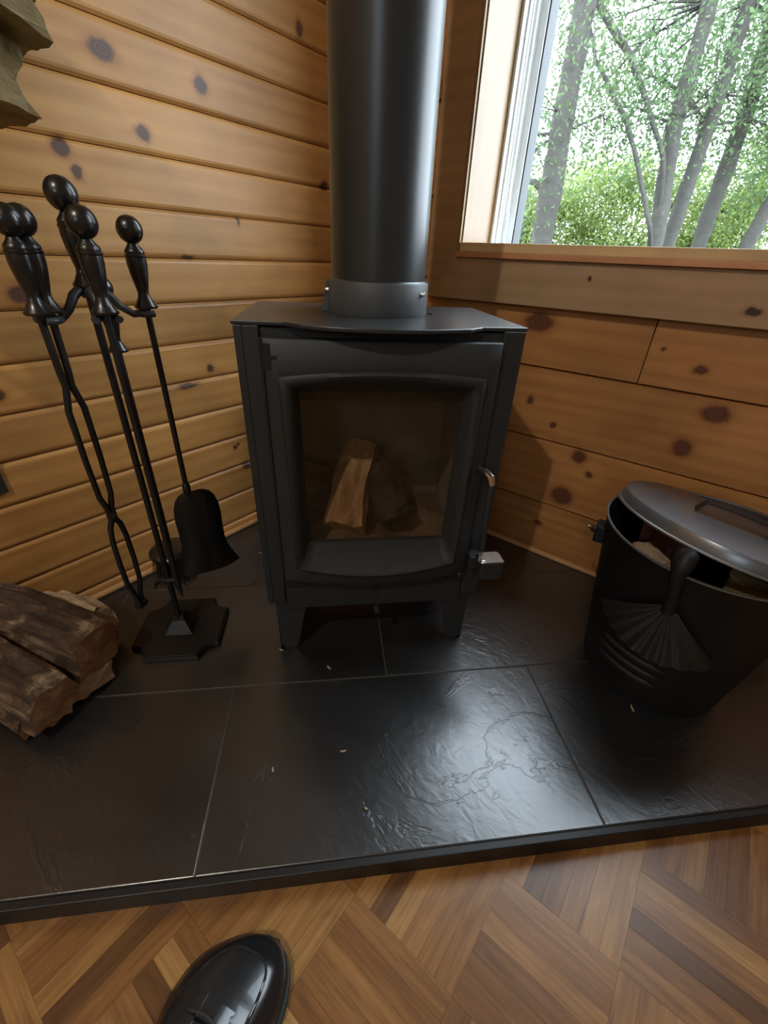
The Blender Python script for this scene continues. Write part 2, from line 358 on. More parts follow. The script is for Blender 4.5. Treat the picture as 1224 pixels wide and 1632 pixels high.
# right wall (with the window)
WX0, WX1, WZ0, WZ1 = .400, 1.58, .757, 1.93
wr = MB()
wr.box(-.02, WX0-.012, .017, .25, FZ-.05, CEIL); wr.box(WX1+.012, XR+.1, .017, .25, FZ-.05, CEIL)
wr.box(WX0-.012, WX1+.012, .017, .25, FZ-.05, WZ0-.012); wr.box(WX0-.012, WX1+.012, .017, .25, WZ1+.012, CEIL)
wr = wr.build('wall_right', pineG); wr['kind'] = 'structure'
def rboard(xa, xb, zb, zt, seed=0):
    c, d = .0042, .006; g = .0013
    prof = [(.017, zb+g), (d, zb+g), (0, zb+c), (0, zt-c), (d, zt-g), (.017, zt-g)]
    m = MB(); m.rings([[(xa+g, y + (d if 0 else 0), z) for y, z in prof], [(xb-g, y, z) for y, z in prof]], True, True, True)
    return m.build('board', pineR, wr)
PR = .18; rows = [-.021 + PR*k for k in range(14)]
for k, zb in enumerate(rows):
    zt = min(zb + PR, CEIL)
    if zt - zb < .03: continue
    if zt <= .72:
        if k == 3: rboard(0, .8725, zb, zt); rboard(.8725, XR, zb, zt)
        elif k == 1: rboard(0, 1.75, zb, zt); rboard(1.75, XR, zb, zt)
        else: rboard(0, XR, zb, zt)
    elif zb >= WZ1 - .02: rboard(0, XR, zb, zt)
    elif zb < WZ0 < zt:
        rboard(0, WX0-.01, zb, zt); rboard(WX1+.01, XR, zb, zt); rboard(WX0-.01, WX1+.01, zb, WZ0-.01)
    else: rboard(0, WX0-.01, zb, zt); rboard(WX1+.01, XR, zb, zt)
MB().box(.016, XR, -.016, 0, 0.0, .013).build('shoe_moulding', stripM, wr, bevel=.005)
MB().box(0, .012, -.012, 0, .013, CEIL).build('corner_bead', pineR, wr, bevel=.003)

V0, V1, V2, V3 = 1.62, 2.18, 1.25, 1.80
wf = MB(); wf.box(-.1, V0, YF-.1, YF, FZ-.05, CEIL); wf.box(V1, XR+.1, YF-.1, YF, FZ-.05, CEIL); wf.box(V0, V1, YF-.1, YF, FZ-.05, V2); wf.box(V0, V1, YF-.1, YF, V3, CEIL)
wf = wf.build('wall_front', concM); wf['kind'] = 'structure'
ws = MB().box(XR, XR+.1, YF, .12, FZ-.05, CEIL).build('wall_side', concM); ws['kind'] = 'structure'
w2 = MB()  # unseen window added behind the camera to give fill light
for q_ in ((V0-.07,V0,V2-.07,V3+.07),(V1,V1+.07,V2-.07,V3+.07),(V0,V1,V2-.07,V2),(V0,V1,V3,V3+.07),((V0+V1)/2-.02,(V0+V1)/2+.02,V2,V3)): w2.box(q_[0], q_[1], YF, YF+.02, q_[2], q_[3])
w2 = w2.build('fill_window', vinylM); w2['kind'] = 'structure'
MB().box(V0, V1, YF-.05, YF-.046, V2, V3).build('pane', winglassM, w2)

# window
wn = MB()
J0, J1 = -.009, .118     # jamb lining depth
wn = bpy.data.objects.new('window_1', None); COL.objects.link(wn); wn['kind'] = 'structure'
wn.location = ((WX0+WX1)/2, 0, WZ0)
def W(mb, name, mat, bevel=0, label=None):
    o = mb.build(name, mat, wn, bevel=bevel, label=label); o.matrix_parent_inverse = Matrix.Translation(-Vector(wn.location)); return o
cz0, cz1 = .657, 2.03
W(MB().prism([(.303,cz0),(WX0-.011,WZ0-.011),(WX0-.011,WZ1+.011),(.303,cz1)], -.026, 0, 'y'), 'casing', casingM, .0015)
W(MB().prism([(.303,cz0),(1.68,cz0),(WX1+.011,WZ0-.006),(WX0-.011,WZ0-.006)], -.026, 0, 'y'), 'casing', casingM, .0015)
W(MB().prism([(1.68,cz0),(1.68,cz1),(WX1+.011,WZ1+.011),(WX1+.011,WZ0-.011)], -.026, 0, 'y'), 'casing', casingM, .0015)
W(MB().prism([(.303,cz1),(1.68,cz1),(WX1+.011,WZ1+.011),(WX0-.011,WZ1+.011)], -.026, 0, 'y'), 'casing', casingM, .0015)
# jamb lining: its front edge stands proud of the casing, and a small stop bead runs inside it
W(MB().box(WX0-.011, WX0-.003, -.036, J1, WZ0-.006, WZ1+.01).box(WX0-.003, WX0, -.027, J1, WZ0, WZ1), 'jamb', jambM, .001)
W(MB().box(WX1, WX1+.011, -.030, J1, WZ0-.006, WZ1+.01), 'jamb', jambM, .0015)
W(MB().box(WX0-.003, WX1, -.033, J1, WZ0+.006, WZ0+.025), 'sill', sillM, .001)
W(MB().box(WX0-.011, WX1+.011, -.037, -.005, WZ0-.006, WZ0+.006), 'sill_edge', edgeM, .001)
W(MB().box(WX0, WX1, -.026, J1, WZ1, WZ1+.011), 'head_jamb', jambM, .0015)
# vinyl frame: stepped profile around the pane
def frame_ring(x0, x1, za, zb, ya, yb, t):
    m = MB(); m.box(x0, x0+t, ya, yb, za, zb); m.box(x1-t, x1, ya, yb, za, zb); m.box(x0+t, x1-t, ya, yb, za, za+min(t,.012)); m.box(x0+t, x1-t, ya, yb, zb-t, zb); return m
VB = WZ0+.018
W(frame_ring(WX0+.000, WX1, VB, WZ1, J1-.004, .250, .008), 'outer_frame', vinylM, .002)
for yy, hh in ((J1+.014, .0045), (J1+.036, .003), (J1+.050, .0065), (J1+.074, .003)):
    W(MB().box(WX0+.007, WX0+.008+hh, yy, yy+.006, VB+.010, WZ1-.01), 'track', vinylM, .001)
    W(MB().box(WX1-.008-hh, WX1-.007, yy, yy+.006, VB+.010, WZ1-.01), 'track', vinylM, .001)
W(frame_ring(WX0+.008, WX1-.008, VB+.002, WZ1-.010, J1+.078, .250, .018), 'sash_frame', vinylM, .003)
W(MB().box(WX0+.012, WX0+.020, J1+.050, J1+.058, VB+.010, VB+.085), 'tilt_latch', vinylM, .0025)
W(frame_ring(WX0+.026, WX1-.026, VB+.010, WZ1-.028, J1+.083, .246, .0035), 'gasket', gasketM)
W(MB().box(WX0+.026, WX1-.026, .222, .226, VB+.011, WZ1-.027), 'pane', winglassM)

# ------------------------------------------------------------------ hearth
HN = 1.257
hearth = thing('hearth', 'low corner hearth of dark slate tiles with a black front edge', 'hearth')
tri = [(0,0),(HN*S2,0),(0,-HN*S2)]
MB().prism([(.0,-.0),((HN-.012)*S2,0),(0,-(HN-.012)*S2)], FZ, -.0012).build('base', groutM, hearth)
e = HN*S2; e2 = (HN-.011)*S2
MB().prism([(e2,0),(e,0),(0,-e),(0,-e2)], FZ, .0005).build('edge_trim', trimM, hearth, bevel=.0015, label='black edge strip along the front')
N0 = 1.2455; TN, TS = .3050, .6100
for row in range(5):
    n1 = N0 - TN*row; n0 = n1 - TN; off = -.2755 if row % 2 == 0 else .0300
    for k in range(-4, 5):
        s0 = off + TS*k; s1 = s0 + TS; g = .0010
        poly = [(SN(s0+g, n0+g)[0], SN(s0+g, n0+g)[1]), (SN(s1-g, n0+g)[0], SN(s1-g, n0+g)[1]), (SN(s1-g, n1-g)[0], SN(s1-g, n1-g)[1]), (SN(s0+g, n1-g)[0], SN(s0+g, n1-g)[1])]
        poly = clip(poly, lambda p: p[0]-.001); poly = clip(poly, lambda p: -p[1]-.001)
        if len(poly) < 3: continue
        A = abs(sum(poly[i][0]*poly[(i+1)%len(poly)][1]-poly[(i+1)%len(poly)][0]*poly[i][1] for i in range(len(poly))))/2
        if A < 2e-4: continue
        c = Vector((sum(p[0] for p in poly)/len(poly), sum(p[1] for p in poly)/len(poly), random.uniform(-.0004, .0002)))
        o = MB().prism([(p[0]-c.x, p[1]-c.y) for p in poly], -.0033, 0).build('tile', slateM, hearth, bevel=.0012); o.location = c

# ------------------------------------------------------------------ stove
SC = SN(.010, .71)
stove = thing('wood_stove', 'small black wood-burning stove with arched glass door', 'stove', (SC.x, SC.y, 0), pi/4)
def yN(n): return .71 - n         # distance-from-corner along the diagonal -> stove-local y
HB = .655
# carcass: hollow so the firebox shows through the glass
m = MB()
m.box(-.198, .198, yN(.60), yN(.592), .12, HB-.003); m.box(-.198, .198, yN(.852), yN(.60), .120, .150); m.box(-.198, .198, yN(.852), yN(.60), HB-.03, HB-.003)
m.box(-.198, -.188, yN(.852), yN(.60), .15, HB-.03); m.box(.188, .198, yN(.852), yN(.60), .15, HB-.03)
m.box(-.188, -.150, yN(.852), yN(.838), .15, HB-.03); m.box(.150, .188, yN(.852), yN(.838), .15, HB-.03)
m.box(-.15, .15, yN(.852), yN(.838), .15, .27); m.box(-.15, .15, yN(.852), yN(.838), .59, HB-.03)
m.build('carcass', stoveM, stove)
for sx in (-1, 1):
    m = MB(); m.box(min(sx*.203, sx*.215), max(sx*.203, sx*.215), yN(.856), yN(.585), .137, HB)
    m.box(min(sx*.180, sx*.203), max(sx*.180, sx*.203), yN(.858), yN(.853), .137, HB)
    m.build('side_panel', stoveM, stove, bevel=.0015)
# top plate with bowed front
poly = [(-.216, yN(.57)), (.216, yN(.57)), (.218, yN(.852))]
for i in range(25):
    x = .145 - .29*i/24; w = 1 - abs(x/.145); w = w*w*(3-2*w) if w < 1 else 1
    u = max(0, cos(x/.165*pi/2)); poly.append((x, yN(.856 + .050*u**.85*(min(1, (1-abs(x)/.150)*6)))))
poly.append((-.218, yN(.852)))
m = MB().prism(poly, HB, HB+.0055)
m.build('top_plate', plateM, stove, bevel=.0012)
# door built as a loft of matching rings (bottom, right, top, left), each side sampled equally
def dring(hb, ht, zb, sag, zt, rise, y, N=20, cx=0, dyc=0):
    pts = []
    for i in range(N):
        t = i/N; x = -hb + 2*hb*t; pts.append((x, zb - sag*(1-(2*t-1)**2), ))
    for i in range(N):
        t = i/N; pts.append((hb + (ht-hb)*t, zb + (zt-zb)*t))
    for i in range(N):
        t = i/N; x = ht - 2*ht*t; pts.append((x, zt + rise*(1-(2*t-1)**2)))
    for i in range(N):
        t = i/N; pts.append((-ht + (ht-hb)*t, zt + (zb-zt)*t))
    return [Vector((x+cx, y - dyc*max(0, 1-(x/.18)**2), z)) for x, z in pts]
yf = yN(.872)
B = .006
rg = [dring(.176,.176,.207,.016,.641,.0,yf+.012), dring(.176,.176,.207,.016,.641,0,yf+.002,dyc=B), dring(.174,.174,.209,.016,.639,0,yf,dyc=B),
      dring(.151,.157,.238,.021,.590,.011,yf,dyc=B), dring(.149,.156,.240,.021,.589,.011,yf-.006,dyc=B), dring(.146,.150,.243,.021,.584,.011,yf-.009,dyc=B), dring(.140,.141,.249,.021,.577,.010,yf-.006,dyc=B),
      dring(.136,.137,.255,.020,.573,.009,yf+.001,dyc=B), dring(.126,.131,.287,.0005,.566,.004,yf+.010,dyc=B*.3), dring(.124,.129,.2885,.0,.565,.004,yf+.017)]
MB().rings(rg, True).build('door', stoveM, stove, smooth=50)
gp = dring(.127,.132,.286,0,.568,.004,yf+.0125); gq = [p+Vector((0,.003,0)) for p in gp]
MB().rings([gp, gq], True, True, True).build('glass', fireglassM, stove, label='smoked glass of the door')
# hinge notch and hinge pin
MB().box(-.178, -.150, yf-.0015, yf+.002, .612, .618).box(-.178, -.163, yf-.001, yf+.002, .598, .634).build('hinge', darkM, stove)
MB().box(-.1795, -.176, yf-.001, yf+.010, .21, .64).build('door_gap', darkM, stove)
MB().prism([(-.178+.356*i/16, .2045-.016*(1-(2*i/16-1)**2)) for i in range(17)] + [(.178,.19),(-.178,.19)], yf+.006, yf+.010, 'y').build('lower_gap', darkM, stove)
# apron + legs
m = MB(); m.prism([(-.178,.205),(.178,.205),(.178,.122),(-.178,.122)], yN(.856), yN(.848), 'y')
m.build('apron', stoveM, stove, bevel=.001)
leg = []
for sx in (-1, 1):
    for n_, fs in ((.850, 1), (.615, -1)):
        m = MB(); yo = yN(n_)
        m.prism([(sx*.200,.128),(sx*.140,.128),(sx*.162,.010),(sx*.170,.0),(sx*.190,.0),(sx*.198,.010)], yo, yo+.004*fs, 'y')
        m.prism([(yo,.128),(yo+.055*fs,.128),(yo+.030*fs,.008),(yo+.026*fs,0),(yo,.0)], sx*.200-.002, sx*.200+.002, 'x')
        m.lathe([(.012,0),(.012,.008),(.009,.011)], 14, sx*.180, yo+.016*fs)
        m.build('leg', stoveM, stove, bevel=.0015)
m = MB(); m.tube([(.004, yN(.857), .112), (.004, yN(.869), .112)], [.007, .006], 14); m.box(0, .008, yN(.856), yN(.853), .112, .124); m.build('air_knob', stoveM, stove, smooth=40, bevel=.001)
m = MB(); m.box(-.001, .009, yN(.8575), yN(.856), .158, .176); m.box(.002, .006, yN(.8575), yN(.856), .146, .160); m.build('air_slot', darkM, stove)
m = MB(); m.lathe([(.0045,0),(.0045,.002),(.003,.0045),(0,.005)], 12, M=Matrix.Translation((.168, yN(.862), .200)) @ Matrix.Rotation(pi/2, 4, 'X')); m.build('screw', chromeM, stove, smooth=40)
# door handle : vertical bar, with polished knuckles
hx, hy = .180, yN(.905)
m = MB(); m.tube([(hx-.012, yf+.002, .437), (hx-.004, yf-.018, .437), (hx, hy, .433), (hx+.003, hy-.001, .42), (hx+.005, hy, .36), (hx+.008, hy, .285)], [.005,.0055,.0055,.006,.006,.005], 12)
hd = m.build('handle', stoveM, stove, smooth=50)
MB().tube([(hx-.006, yf-.016, .440), (hx-.001, hy-.003, .437), (hx+.002, hy-.005, .424)], [.0062,.0066,.0055], 12).build('knuckle', chromeM, hd, smooth=50, label='polished steel knuckle')
m = MB(); m.prism([(hx+.010,.222),(hx+.048,.222),(hx+.053,.228),(hx+.053,.262),(hx+.010,.262)], hy-.010, hy+.028, 'y')
ac = m.build('air_control', stoveM, stove, bevel=.003)
m = MB(); m.prism([(hx+.008, hy-.011),(hx+.052, hy-.011),(hx+.052,hy+.016),(hx+.048,hy+.022),(hx+.010,hy+.022)], .2625, .2655)
m.tube([(hx+.006, hy-.005, .280), (hx+.004, hy-.006, .272), (hx+.008, hy-.006, .265), (hx+.015, hy-.006, .264)], .0038, 10)
m.build('cap', chromeM, ac, smooth=40, label='polished steel cap')
MB().box(.178, .200, yN(.885), yN(.856), .228, .255).build('control_bracket', stoveM, stove, bevel=.002)
# flue collar
PYc = yN(.70); PXc = .004
prof = [(.084,0),(.084,.0475),(.0825,.049),(.0795,.049),(.0795,.0)]
MB().lathe([(.084,0),(.085,.003),(.0845,.046),(.083,.0485),(.0775,.0485)], 64, PXc, PYc, HB+.0055).build('collar', collarM, stove, smooth=40)
for a, lab in ((-38, 0), (-172, 1), (80, 2)):
    M = Matrix.Translation((PXc + .0845*cos(R(a)), PYc + .0845*sin(R(a)), HB+.045-.006)) @ Matrix.Rotation(R(a), 4, 'Z') @ Matrix.Rotation(pi/2, 4, 'Y')
    MB().lathe([(.0042,-.004),(.0042,.003),(.0030,.0045),(.003,.007),(0,.0075)], 10, M=M).build('collar_screw', chromeM, stove, smooth=40)
M = Matrix.Translation((PXc-.0845, PYc-.006, HB+.0055))
MB().prism([(-.012,0),(.002,0),(.002,.046),(-.003,.046)], -.006, .012, 'y', M).build('collar_lug', collarM, stove, bevel=.001)
MB().lathe([(.0045,0),(.0045,.002),(0,.0025)], 10, PXc+.094, PYc-.008, HB+.0055).build('plate_hole', darkM, stove)
# firebox lining
m = MB(); m.box(-.180, -.165, yN(.825), yN(.63), .151, .60); m.build('lining_panel', fireM, stove)
m = MB(); m.box(.165, .180, yN(.825), yN(.63), .151, .60); m.build('lining_panel', fireM, stove)
m = MB(); m.box(-.180, .180, yN(.63), yN(.612), .151, .60); m.build('lining_panel', fireM, stove)
m = MB(); m.box(-.165, .165, yN(.79), yN(.63), .53, .545); m.build('baffle', charM, stove)
# ash bed with uneven top
m = MB(); nx, ny = 26, 16; vs = []
for j in range(ny+1):
    for i in range(nx+1):
        x = -.163 + .326*i/nx; y = yN(.832) + (.832-.634)*j/ny
        z = .262 + .006*sin(19*x+3)+.006*sin(41*y+x*23) + random.uniform(-.0022,.0022) + .004*sin(x*70)
        vs.append((x, y, z))
m.add(vs, [(j*(nx+1)+i, j*(nx+1)+i+1, (j+1)*(nx+1)+i+1, (j+1)*(nx+1)+i) for j in range(ny) for i in range(nx)])
m.build('ash_bed', ashM, stove, smooth=80, kind='stuff')

# stove pipe (runs up through the ceiling)
pc = stove.matrix_world if False else None
PC = SN(.010+PXc, .70)
pipe = thing('stove_pipe', 'wide black stove pipe rising from the top of the stove', 'pipe', (PC.x, PC.y, HB+.052))
MB().lathe([(.0775,.0),(.0785,.001),(.0785,.62),(.0795,.622),(.0795,.628),(.0785,.63),(.0785,CEIL-HB-.055)], 96).build('pipe_section', pipeM, pipe, smooth=30)
MB().lathe([(.0790,-.004),(.0812,-.004),(.0812,.001),(.0785,.004)], 96).build('base_ring', pipeM, pipe, smooth=30)
MB().lathe([(.079,0),(.13,.0),(.13,.012),(.079,.02)], 64, 0, 0, CEIL-HB-.078).build('ceiling_collar', pipeM, pipe, smooth=30)

# logs
def log_mesh(length, poly, seed, jit=.0035, nseg=14, taper=.9, bend=.006):
    """split log along local +x; poly = cross-section (y, z) list; end faces slightly ragged"""
    rd = random.Random(seed); n0 = len(poly); sub = []
    for i in range(n0):
        a, b = poly[i], poly[(i+1) % n0]
        L = math.hypot(b[0]-a[0], b[1]-a[1]); k = max(2, int(L/.011))
        for t in range(k): sub.append((a[0]+(b[0]-a[0])*t/k, a[1]+(b[1]-a[1])*t/k))
    n = len(sub); ph = [rd.uniform(0, 6) for _ in range(n)]; rings = []
    base = [rd.uniform(-jit, jit) for _ in range(n)]
    for s in range(nseg+1):
        u = s/nseg; sc = 1 + (taper-1)*u; ring = []
        for i, (y, z) in enumerate(sub):
            d = base[i] + jit*.6*sin(ph[i] + u*9) + rd.uniform(-jit, jit)*.35; l = math.hypot(y, z) + 1e-6
            ex = rd.uniform(-.003, .003) if s in (0, nseg) else 0
            ring.append(Vector((length*u + ex, y*sc*(1+d/l) + bend*sin(u*3), z*sc*(1+d/l) + bend*sin(u*2+1))))
        rings.append(ring)
    return MB().rings(rings, True, True, True), n, sub
def firewood(name, label, loc, direction, length, poly, bark_edges, seed, bmat=None, smat=None, roll=0, taper=.9, group=None, fold=None):
    mb, n, sub = log_mesh(length, poly, seed, taper=taper)
    me = mb.mesh(name, smat or splitM, None, True); me.materials.append(bmat or barkM)
    # bark faces: those whose section centre lies on the listed outline edges
    def edge_of(i):
        acc = 0
        for e_ in range(len(poly)):
            a, b = poly[e_], poly[(e_+1) % len(poly)]; k = max(2, int(math.hypot(b[0]-a[0], b[1]-a[1])/.011))
            if i < acc + k: return e_
            acc += k
        return -1
    for pgn in me.polygons:
        if len(pgn.vertices) == 4:
            k = min(v % n for v in pgn.vertices); ks = sorted(v % n for v in pgn.vertices)
            if ks[0] == 0 and ks[-1] == n-1: k = n-1
            if edge_of(k) in bark_edges: pgn.material_index = 1
        pgn.use_smooth = False
    o = bpy.data.objects.new(name, me); COL.objects.link(o)
    d = Vector(direction).normalized(); q = d.to_track_quat('X', 'Z')
    o.matrix_world = Matrix.Translation(loc) @ q.to_matrix().to_4x4() @ Matrix.Rotation(roll, 4, 'X')
    tag(o, label, 'firewood', group); return o

# logs inside the firebox
T = Matrix.Translation((SC.x, SC.y, 0)) @ Matrix.Rotation(pi/4, 4, 'Z')
def TL(x, n, z): return T @ Vector((x, yN(n), z))
def TD(a, b): return TL(*b) - TL(*a)
firewood('split_log', 'tan split log leaning inside the stove behind the glass', TL(-.060,.815,.285), TD((-.060,.815,.285),(-.012,.665,.415)), .185, [(-.038,-.022),(.032,-.026),(.036,.014),(0,.030),(-.034,.016)], (), 3, smat=fireboxlogM)
firewood('charred_log', 'charred black log end beside the tan log inside the stove', TL(.048,.80,.292), TD((.048,.80,.292),(.010,.69,.385)), .12, [(-.034,-.022),(.030,-.030),(.040,.006),(.012,.034),(-.026,.026)], (0,1,2,3,4), 5, bmat=charM, smat=charM)

# ------------------------------------------------------------------ fireplace tools
TX, TY = .262, -.846
stand = thing('tool_stand', 'black iron fireplace tool stand with notched square base', 'tool stand', (TX, TY, 0))
BX, BY = 0, 0
hb = .090; nt_ = .036
def notched(h, k, steps=5):
    pts = []
    for cx_, cy_, a0 in ((h,h,-90),(-h,h,0),(-h,-h,90),(h,-h,180)):
        # concave quarter notch at each corner
        for i in range(steps+1):
            a = R(a0 - 90*i/steps) if False else None
        sx, sy = (1 if cx_ > 0 else -1), (1 if cy_ > 0 else -1)
        arc = []
        for i in range(steps+1):
            t = pi/2*i/steps
            arc.append((cx_ - sx*k*cos(t), cy_ - sy*k*sin(t)) )
        # arc goes from (h-k, h) to (h, h-k): concave towards the centre
        if sx*sy > 0: arc = arc[::-1]
        pts += [(p[0], p[1]) for p in arc]
    return pts
def notch_poly(h, k, steps=5):
    out = []
    for (sx, sy) in ((1,-1),(1,1),(-1,1),(-1,-1)):
        arc = [(sx*(h - k*sin(pi/2*i/steps)), sy*(h - k*cos(pi/2*i/steps))) for i in range(steps+1)]
        # arc from (h, h-k) to (h-k, h)
        if sx*sy < 0: arc = arc[::-1]
        out += arc
    return out
Mr = Matrix.Translation((-.006, .004, 0)) @ Matrix.Rotation(pi/4, 4, 'Z')
npoly = notch_poly(hb, nt_)
m = MB(); m.prism(npoly, 0, .010, 'z', Mr); sm = [(p[0]*.97, p[1]*.97) for p in npoly]; m.prism(sm, .010, .013, 'z', Mr)
m.build('base', toolmatM, stand, bevel=.0015)
m = MB(); r4 = [[Mr @ Vector((sx*w, sy*w, z)) for sx, sy in ((-1,-1),(1,-1),(1,1),(-1,1))] for w, z in ((.030,.013),(.027,.018),(.014,.040),(.010,.052))]
m.rings(r4, True, True, True); m.build('pedestal', toolM, stand, bevel=.001)
MB().tube([(0,0,.045),(0,0,.40),(0,0,.695)], .0055, 14).build('post', toolmatM, stand, smooth=40)
def handle_prof(k=1.0, ball=.0195, L=.106):
    # flared foot, swelling grip with a double ring, neck, ball
    p = [(.0165,0),(.0172,.003),(.0135,.008),(.0088,.017),(.0080,.023),(.0098,.032),(.0128,.048),(.0145,.062),(.0142,.070),(.0152,.0715),(.0152,.0735),(.0138,.075),(.0140,.0765),(.0140,.0785),(.0125,.081),(.0085,.086),(.0068,.090)]
    p = [(r_*k, z*k) for r_, z in p]; zc = p[-1][1] + ball*.90
    for i in range(1, 13):
        a = -pi/2 + pi*(i+1.2)/14.2; r_ = ball*cos(a)
        p.append((max(r_, 0), zc + ball*1.05*sin(a)))
    p[-1] = (0, zc + ball*1.05)
    return p
MB().lathe(handle_prof(1.0, .0195), 28, 0, 0, .690).build('handle', toolM, stand, smooth=35)
HZ = .660
# tool slots (relative to the post)
slots = dict(tongs=(.020,-.068), poker=(.052,-.005), shovel=(.012,.072), brush=(-.092,.056))
m = MB()
for nm, (dx, dy) in slots.items():
    d = Vector((dx, dy, 0)); Ld = d.length; u = d/Ld; zz = HZ if nm != 'brush' else HZ
    endr = Ld - .002
    m.tube([(0,0,.684), tuple(u*.012)[:2]+(.688,), tuple(u*.024)[:2]+(.680,), tuple(u*.036)[:2]+(.664,), tuple(u*(Ld*.72))[:2]+(.6525,), tuple(u*endr)[:2]+(.6530,)], [.0065,.0068,.0065,.006,.0055,.005], 10)
    # fork cradle: a U-shaped plate open outward
    if nm != 'brush':
        pv = Vector((-u.y, u.x, 0)); c0 = u*Ld
        pts = [c0 + pv*.0155*cos(t) - u*.0155*sin(t) for t in [R(x) for x in range(-35, 216, 18)]]
        m.tube([(p.x, p.y, .6530) for p in pts], .0048, 8)
m.lathe([(.009,.676),(.012,.680),(.012,.689),(.009,.692)], 16)
m.build('hook_cross', steelrodM, stand, smooth=45)

def tool(name, label, key, hz=HZ, k=1.0, ball=.0185):
    dx, dy = slots[key]; t = thing(name, label, 'fireplace tool', (TX+dx, TY+dy, 0))
    if key != 'tongs':
        MB().lathe(handle_prof(k, ball), 28, 0, 0, hz).build('handle', toolM, t, smooth=35)
    return t
# tongs : two handles side by side, crossing arms
tg = tool('fire_tongs', 'black fireplace tongs with twin handles, leftmost tool on the stand', 'tongs')
view = Vector((cp.x-(TX+.02), cp.y-(TY-.068), 0)).normalized(); side = Vector((-view.y, view.x, 0)) * -1  # the tongs open across the room
side = Vector((-.30,.95,0)).normalized()
for sgn in (-1, 1):
    o2 = side*.0075*sgn
    def tp(w, z): return (side.x*w*sgn, side.y*w*sgn, z)
    prof = handle_prof(.98, .0172)
    hh = MB().lathe(prof, 24, o2.x, o2.y, HZ + (.0 if sgn < 0 else .001)).build('handle', toolM, tg, smooth=35)
    m = MB()
    m.tube([tp(.0075,.662), tp(.006,.585), tp(.0045,.565), tp(.0125,.53), tp(.0125,.45), tp(.0105,.385), tp(.0035,.360), tp(.003,.348), tp(.0035,.338), tp(.010,.325), tp(.0135,.30), tp(.0145,.25), tp(.013,.20), tp(.006,.172), tp(.003,.150)],
           [.005,.005,.005,.0048,.0045,.0045,.005,.0055,.005,.0048,.0045,.0045,.0045,.0045,.005], 10)
    m.build('arm', toolmatM, tg, smooth=50)
    MB().lathe([(0,-.008),(.007,-.006),(.009,0),(.007,.006),(0,.008)], 12, side.x*.004*sgn, side.y*.004*sgn, .146).build('jaw', toolmatM, tg, smooth=50)
MB().tube([tuple(view*.009)[:2]+(.349,), tuple(view*-.009)[:2]+(.349,)], .006, 12).build('rivet', toolM, tg, smooth=40)
# poker
pk = tool('poker', 'black fireplace poker with thick handle at the front of the stand', 'poker')
m = MB(); m.tube([(0,0,.662),(0,0,.45),(0,0,.20),(0,0,.165),(-.004,.004,.135)], [.0055,.0055,.0055,.005,.0015], 12)
m.build('rod', toolmatM, pk, smooth=50)
hk = SN(-1, -.12).normalized()
m = MB(); m.tube([(0,0,.183),(hk.x*.015,hk.y*.015,.180),(hk.x*.032,hk.y*.032,.180),(hk.x*.042,hk.y*.042,.172),(hk.x*.048,hk.y*.048,.158)], [.0055,.0052,.005,.0045,.0015], 10)
m.build('spur', toolmatM, pk, smooth=50)
# shovel
sh = tool('ash_shovel', 'black fireplace shovel with rounded pan, rightmost tool on the stand', 'shovel', k=.97, ball=.0175)
m = MB(); m.tube([(0,0,.662),(0,0,.50),(0,0,.345)], .0048, 12); m.lathe([(.0048,.352),(.0075,.348),(.0075,.335),(.006,.328)], 14); m.build('rod', toolmatM, sh, smooth=50)
# pan: vertical scoop facing the room; outline width by height, edges curled to the back
out = [(.335,.006),(.331,.018),(.322,.030),(.308,.038),(.290,.043),(.265,.045),(.235,.044),(.205,.044),(.180,.048),(.155,.058),(.135,.068)]
pu = Vector((.36,.93,0)).normalized(); pw = Vector((.93,-.36,0)).normalized()      # across the pan, and its front normal
rg = []; rb = []
for z, w in out:
    ring = []; rbk = []
    for i in range(17):
        t = -1 + 2*i/16; x = w*t; dep = -.020*(abs(t)**3)*min(1, (w/.045)) - .010*(1-((z-.235)/.11)**2 if abs(z-.235) < .11 else 0) * 0
        p = pu*(x+.012) - pw*(-dep) + pw*.004
        ring.append(Vector((p.x, p.y, z - (.010 if False else 0)))); rbk.append(Vector((p.x - pw.x*.002, p.y - pw.y*.002, z)))
    rg.append(ring); rb.append(rbk)
m = MB(); m.rings(rg, False); m.rings(rb, False)
n_ = 17; K = len(out)
# close the rim
def strip(a, b): m.add(a + b, [(i, i+1, len(a)+i+1, len(a)+i) for i in range(len(a)-1)])
strip(rg[0], rb[0]); strip(rg[-1], rb[-1]); strip([r_[0] for r_ in rg], [r_[0] for r_ in rb]); strip([r_[-1] for r_ in rg], [r_[-1] for r_ in rb])
m.build('pan', toolmatM, sh, smooth=60)
# brush
br = tool('hearth_brush', 'black hearth brush hanging lowest, behind the other tools', 'brush', hz=.582, k=.95, ball=.0165)
# a thin hanging loop from the cross to the handle top keeps it on the stand
MB().tube([(0,0,.60),(0,0,.4),(0,0,.158)], .0045, 12).build('rod', toolmatM, br, smooth=50)
BR = .034
MB().lathe([(0,.166),(.012,.165),(.040,.160),(.046,.154),(.046,.146),(.040,.143),(0,.143)], 40).build('head', toolM, br, smooth=40)
m = MB()
for i in range(1400):
    a = random.uniform(0, 2*pi); r0 = .041*math.sqrt(random.random()); sp = 1 + random.uniform(.05,.35); L = random.uniform(.050,.072)
    x, y = r0*cos(a), r0*sin(a); x2, y2 = x*sp + random.uniform(-.003,.003), y*sp + random.uniform(-.003,.003); w = .0007; ta = a + pi/2
    m.add([(x-w*cos(ta), y-w*sin(ta), .144), (x+w*cos(ta), y+w*sin(ta), .144), (x2+w*.5*cos(ta), y2+w*.5*sin(ta), .144-L), (x2-w*.5*cos(ta), y2-w*.5*sin(ta), .144-L)], [(0,1,2,3)])
